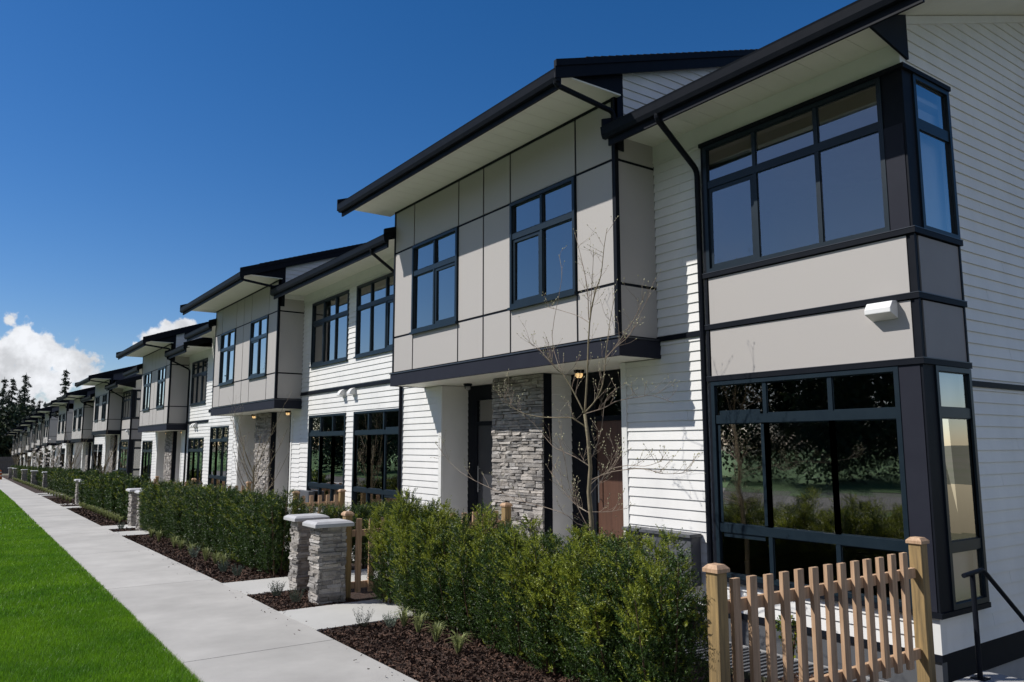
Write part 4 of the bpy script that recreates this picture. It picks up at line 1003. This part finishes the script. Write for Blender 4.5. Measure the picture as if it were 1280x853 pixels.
def pxlimb(tw, px, X, r0, r1, ns=0, ln=.3, drift=0, lev=1):
    pts = []; n = len(px)
    for i, (u, v) in enumerate(px): pts.append(onX(u, v, X+drift*i/(n-1)))
    # smooth polyline
    P = []
    for i in range(n-1):
        a = pts[max(i-1, 0)]; b = pts[i]; c = pts[i+1]; d = pts[min(i+2, n-1)]
        for k in range(3):
            t = k/3; P.append(.5*((2*b)+(c-a)*t+(2*a-5*b+4*c-d)*t*t+(3*b-a-3*c+d)*t**3))
    P.append(pts[-1])
    r0 *= .92; r1 *= .9; tw.limb(P, r0, r1, 7 if r0 > .01 else 5, big=r0 > .009)
    if ns: tw.shoots(P, max(r1, .0034)*1.25, int(ns*1.5), ln, lev)
    tw.budat(P[-1], (P[-1]-P[-2]).normalized())
    return P
XT = 6.35
tb = onX(741, 690, XT)
T1 = thing('sapling', (tb.x, tb.y, gz(tb.y)), 'bare multi-branched sapling with pale buds in front of the brown door', 'tree', 'bare young trees in front of the townhouses')
tw = Tw(random.Random(4))
pts = [Vector((tb.x+.02, tb.y, gz(tb.y)-.05)), tb]+[onX(u, v, XT) for u, v in [(739, 650), (736, 615), (738, 585), (735, 548), (731, 518)]]
tw.limb(pts, .034, .019, 9)
pxlimb(tw, [(731, 518), (734, 470), (737, 404), (744, 365), (751, 345), (755, 310), (758.6, 287)], XT, .0145, .003, 9, .30)
pxlimb(tw, [(737, 404), (740, 355), (741.9, 316)], XT, .006, .003, 4, .25)
pxlimb(tw, [(736, 400), (734, 360), (727, 325), (719, 293)], XT, .007, .003, 5, .25)
pxlimb(tw, [(732, 515), (745, 500), (753.5, 480), (757, 447), (762, 405), (768, 373)], XT, .011, .003, 8, .32, .15)
pxlimb(tw, [(757, 447), (772, 432), (787, 419), (800, 392), (813, 368)], XT, .007, .003, 6, .3, .2)
pxlimb(tw, [(757, 449), (775, 425), (795, 395), (806, 367)], XT, .0055, .003, 3, .3, -.2)
pxlimb(tw, [(731, 518), (718, 492), (705, 470), (692, 458), (685, 445)], XT, .011, .005, 9, .34, -.2)
pxlimb(tw, [(690, 455), (675, 438), (661, 428)], XT, .006, .003, 4, .3, -.1)
pxlimb(tw, [(737, 404), (722, 395), (700, 388), (686, 384)], XT, .005, .003, 3, .2)
pxlimb(tw, [(700, 462), (690, 420), (702, 350), (699, 320)], XT, .0045, .003, 2, .2, .2)
pxlimb(tw, [(731, 533), (722, 527), (712, 522), (682, 522), (655, 517), (640, 508), (629, 495)], XT, .010, .003, 11, .34, -.35)
pxlimb(tw, [(737, 583), (728, 577), (718, 571), (705, 565), (691, 558), (676, 540)], XT, .008, .003, 7, .34, -.2)
pxlimb(tw, [(736, 641), (724, 634), (712, 623), (700, 606), (688, 590)], XT, .008, .003, 7, .36, .3)
pxlimb(tw, [(738, 617), (748, 604), (758, 592), (767, 580), (773, 565)], XT, .007, .003, 8, .34, .3)
pxlimb(tw, [(739, 600), (765, 590), (804, 586), (825, 592), (848, 592), (864, 589)], XT, .006, .0028, 9, .30, .5)
pxlimb(tw, [(739, 605), (760, 588), (785, 582), (806, 583), (826, 577)], XT, .005, .0028, 7, .26, -.4)
pxlimb(tw, [(732, 517), (755, 510), (770, 502), (795, 497), (816, 495), (840, 503)], XT, .007, .003, 8, .30, .5)
pxlimb(tw, [(738, 575), (745, 560), (752, 535), (757, 500), (772, 485)], XT, .0055, .003, 6, .3, .3)
pxlimb(tw, [(741, 660), (722, 655), (700, 640), (640, 622), (575, 590), (545, 555)], XT, .006, .003, 6, .3, -.8)
pxlimb(tw, [(740, 668), (725, 640), (712, 610), (706, 575), (697, 545)], XT, .006, .003, 7, .34, -.3)
pxlimb(tw, [(740, 640), (760, 640), (782, 636)], XT, .004, .003, 4, .24, .2)
tw.big.build('trunk', 'bark', T1, smooth=True); c = tw.small.build('crown', 'twig', T1); join_buds(c, tw.bud, 'bud')

def bare_tree(x, y, h, label, seed, flowers=False, lean=0):
    r = random.Random(seed); T = thing('sapling' if not flowers else 'magnolia_tree', (x, y, gz(y)), label, 'tree', 'bare young trees in front of the townhouses')
    tw = Tw(r); z0 = gz(y)
    tr = [Vector((x+lean*t, y+r.uniform(-.02, .02), z0+h*.46*t)) for t in (0, .25, .5, .75, 1)]
    sc = max(1, y/22)
    tw.limb(tr, .032*sc**.5, .02*sc**.5, 7)
    for k in range(13):
        t = r.uniform(.35, 1); p = tr[0].lerp(tr[-1], t); a = r.uniform(0, 6.28); l = h*r.uniform(.32, .56)*(.65+.35*t)
        q = Vector((math.cos(a)*.8, math.sin(a)*.8, .5+.9*t)).normalized(); c = [p]
        for j in range(1, 8): q = (q+Vector((r.gauss(0, .08), r.gauss(0, .08), .10))).normalized(); c.append(c[-1]+q*l/7)
        tw.limb(c, .011*sc**.5, .0035*sc**.5, 5, True)
        tw.shoots(c, .005*sc**.6, 7, .42, 1 if y < 30 else 0)
        if flowers:
            for kk in range(3): tw.tips.append(c[r.randint(2, 7)]+Vector((r.gauss(0, .14), r.gauss(0, .14), r.gauss(0, .12))))
    tw.big.build('trunk', 'bark', T); c = tw.small.build('crown', 'twig', T)
    if flowers:
        f = MB()
        for p in tw.tips:
            for k in range(5):
                a = k*1.256+r.random(); d = Vector((math.cos(a)*.7, math.sin(a)*.7, .8)).normalized(); s = d.cross(Vector((0, 0, 1))).normalized()*.06
                f.quad(p, p+d*.09+s, p+d*.18, p+d*.09-s)
        join_buds(c, f, 'flower')
    elif y < 25: join_buds(c, tw.bud, 'bud')
    return T
b2 = onX(316.5, 600, 6.2)
bare_tree(b2.x, b2.y, 3.9, 'slender bare sapling rising above the second hedge, before the second stone pier', 12)
bare_tree(6.0, 42.5, 3.6, 'thin dark bare sapling above the third hedge', 13)
bare_tree(6.1, 58, 4.6, 'bare young tree leaning over the distant hedge beside the white-flowered one', 14, lean=.3)
bare_tree(6.2, 68, 4.0, 'white-blossomed magnolia in front of the second block', 15, flowers=True)
bare_tree(6.2, 80, 4.2, 'white-blossomed magnolia farther off, in front of the third block', 16, flowers=True)
bare_tree(6.4, 95, 4.6, 'hazy bare young tree before the fourth block', 17)
bare_tree(6.4, 112, 5, 'tiny bare tree at the far end of the row', 18)

# ---------------------------------------------------------------- firs and spring trees behind the row
def fir(x, y, h, w, seed, label, dens=1.0, bare=.04):
    r = np.random.RandomState(seed); z0 = gz(y); T = thing('fir_tree', (x, y, z0), label, 'tree', 'tall firs beyond the end of the row')
    m = MB(); m.tube([(x, y, z0), (x, y, z0+h*.6), (x, y, z0+h)], [h*.014, h*.008, .03], 6); m.build('trunk', 'darktrunk', T)
    P = []; nl = int(26*dens)
    for i in range(nl):
        t = bare+(1-bare)*(i/nl)**.9; R_ = w/2*(1-t)**.75*(.55+.75*r.rand())+.12
        k = max(4, int(9*(1-t)+4))
        for j in range(k):
            a = r.rand()*6.283; L_ = R_*(.5+.65*r.rand()); ns = int(5+L_*3.4)
            s = np.linspace(.08, 1, ns)
            px = np.cos(a)*L_*s; py = np.sin(a)*L_*s; pz = h*t+L_*(.06*s-.42*s*s)+h*.012*r.randn()
            P.append(np.stack([px, py, pz], 1)+r.normal(0, .06*(h/20), (ns, 3)))
    p = np.concatenate(P); n = len(p); p = np.repeat(p, 5, 0)+r.normal(0, .12*(h/20), (n*5, 3))*np.array([1, 1, .7]); n *= 5
    a = r.normal(0, 1, (n, 3)); a[:, 2] -= .3; a /= np.linalg.norm(a, axis=1)[:, None]; b = np.cross(a, r.normal(0, 1, (n, 3))); b /= np.linalg.norm(b, axis=1)[:, None]
    S = (h/20*(.16+.22*r.rand(n)))[:, None]
    V = np.stack([p-b*S*.35, p+a*S, p+b*S*.35], 1).reshape(-1, 3)
    npmesh('crown', V, np.arange(len(V)).reshape(-1, 3), 'needle', T)
    return T
def at_px(u, v, Y):
    r = ray(u, v); return r*(Y/r.y)
firs = [(6, 471, 190, 8, 'tall dark fir at the far left edge, behind the row'), (17, 472, 185, 8, 'narrow fir top just right of the far left edge'), (33, 466, 180, 8.5, 'tall fir with open branches, third from the left edge'),
        (83, 461, 165, 6.5, 'single pointed fir standing clear above the distant roofs'), (25, 492, 175, 8, 'shorter fir between the tall ones at far left'), (42, 497, 188, 8, 'low fir right of the tall trio'), (50, 500, 178, 7, 'small pointed fir beside the spring-green trees'),
        (57, 502, 182, 7, 'small fir in front of the spring-green trees'), (12, 496, 178, 9, 'broad dark fir low at the left edge'), (-6, 480, 186, 9, 'dark fir cut by the left edge of the picture'), (76, 500, 168, 6, 'small fir tucked left of the single pointed one'), (93, 503, 168, 6, 'low fir right of the single pointed one')]
for k, (u, v, Y, w, lb) in enumerate(firs):
    p = at_px(u, v, Y); fir(p.x, p.y, p.z-gz(Y), w, 400+k, lb)
def broadleaf(u, v, Y, w, mats, seed, label, n=9000):
    p = at_px(u, v, Y); h = p.z-gz(Y)
    T = leafball('spring_tree' if 'springleaf' in mats else 'broadleaf_tree', p.x, p.y, w, h*1.02, mats, n, .6, label, 'tree', 'leafy trees beyond the end of the row', seed=seed, clump=22); return T
broadleaf(60, 508, 200, 11, ['springleaf', 'leaf'], 501, 'pale spring-green tree between the dark firs')
broadleaf(68, 505, 190, 9, ['springleaf', 'leaf'], 502, 'yellowish spring tree left of the single pointed fir')
for k, (u, v, w) in enumerate([(-4, 505, 14), (8, 512, 15), (22, 508, 14), (34, 512, 14), (46, 516, 14), (58, 520, 13), (74, 520, 12)]):
    broadleaf(u, v, 165+3*k, w, ['needle', 'leaf'], 510+k, 'dark broadleaf tree %s at the end of the row' % ['cut by the left edge', 'low at the far left', 'below the tallest fir', 'below the low fir', 'right of the fir trio', 'in front of the spring tree', 'behind the distant roofs'][k], 9000)
# weathered fence and traffic barrel at the far end
t = thing('board_fence', (3, 150, gz(150)), 'grey weathered board fence across the far end of the sidewalk', 'fence')
m = MB()
for k in range(60): m.box(-6+k*.3, -6+k*.3+.28, 150, 150.05, gz(150)-.1, gz(150)+2.6)
m.build('boards', 'weathered', t)
m = MB(); m.box(-6, 12, 149.9, 149.99, gz(150)+1.9, gz(150)+2.05); m.box(-6, 12, 149.9, 149.99, gz(150)+.4, gz(150)+.55); m.build('rail', 'weathered', t)
p = at_px(-2, 594, 100)
t = thing('traffic_barrel', (p.x, 100, gz(100)), 'orange traffic barrel at the far left end of the sidewalk', 'barrel')
m = MB(); m.tube([(p.x, 100, gz(100)), (p.x, 100, gz(100)+.5), (p.x, 100, gz(100)+1.0)], [.36, .31, .25], 14); m.build('drum', 'orange', t)
m = MB(); m.tube([(p.x, 100, gz(100)+.35), (p.x, 100, gz(100)+.48)], [.345, .33], 14); m.tube([(p.x, 100, gz(100)+.7), (p.x, 100, gz(100)+.83)], [.31, .295], 14); m.build('stripe', 'plastic', t)

# trees across the road: out of the frame, but mirrored in the windows
r = np.random.RandomState(9); P = []
for k in range(96):
    x = -34+r.normal(0, 2.5); y = (-14+k*2.9 if k < 46 else 119+(k-46)*6)+r.normal(0, 1); h = (9+4*r.rand())*(1 if k < 46 else 1.5); w = (5.6+2*r.rand())*(1 if k < 46 else 1.7); n = 4200 if k < 46 else 1500
    d = r.normal(0, 1, (n, 3)); d /= np.linalg.norm(d, axis=1)[:, None]; q = d*(.5+.5*r.rand(n))[:, None]*(1+.25*np.sin(d[:, :1]*7+k)); P.append(q*np.array([w/2, w/2, h/2])+np.array([x, y, gz(min(max(y, -60), 160))+h*.5]))
p = np.concatenate(P); n = len(p); a = r.normal(0, 1, (n, 3)); a /= np.linalg.norm(a, axis=1)[:, None]; b = np.cross(a, r.normal(0, 1, (n, 3))); b /= np.linalg.norm(b, axis=1)[:, None]
V = np.stack([p-b*.12, p+a*.2, p+b*.12, p-a*.2], 1).reshape(-1, 3)
o = npmesh('roadside_wood', V, np.arange(len(V)).reshape(-1, 4), 'leaf'); tag(o, 'dark leafy wood across the road, seen mirrored in the window panes', 'wood', kind='stuff')
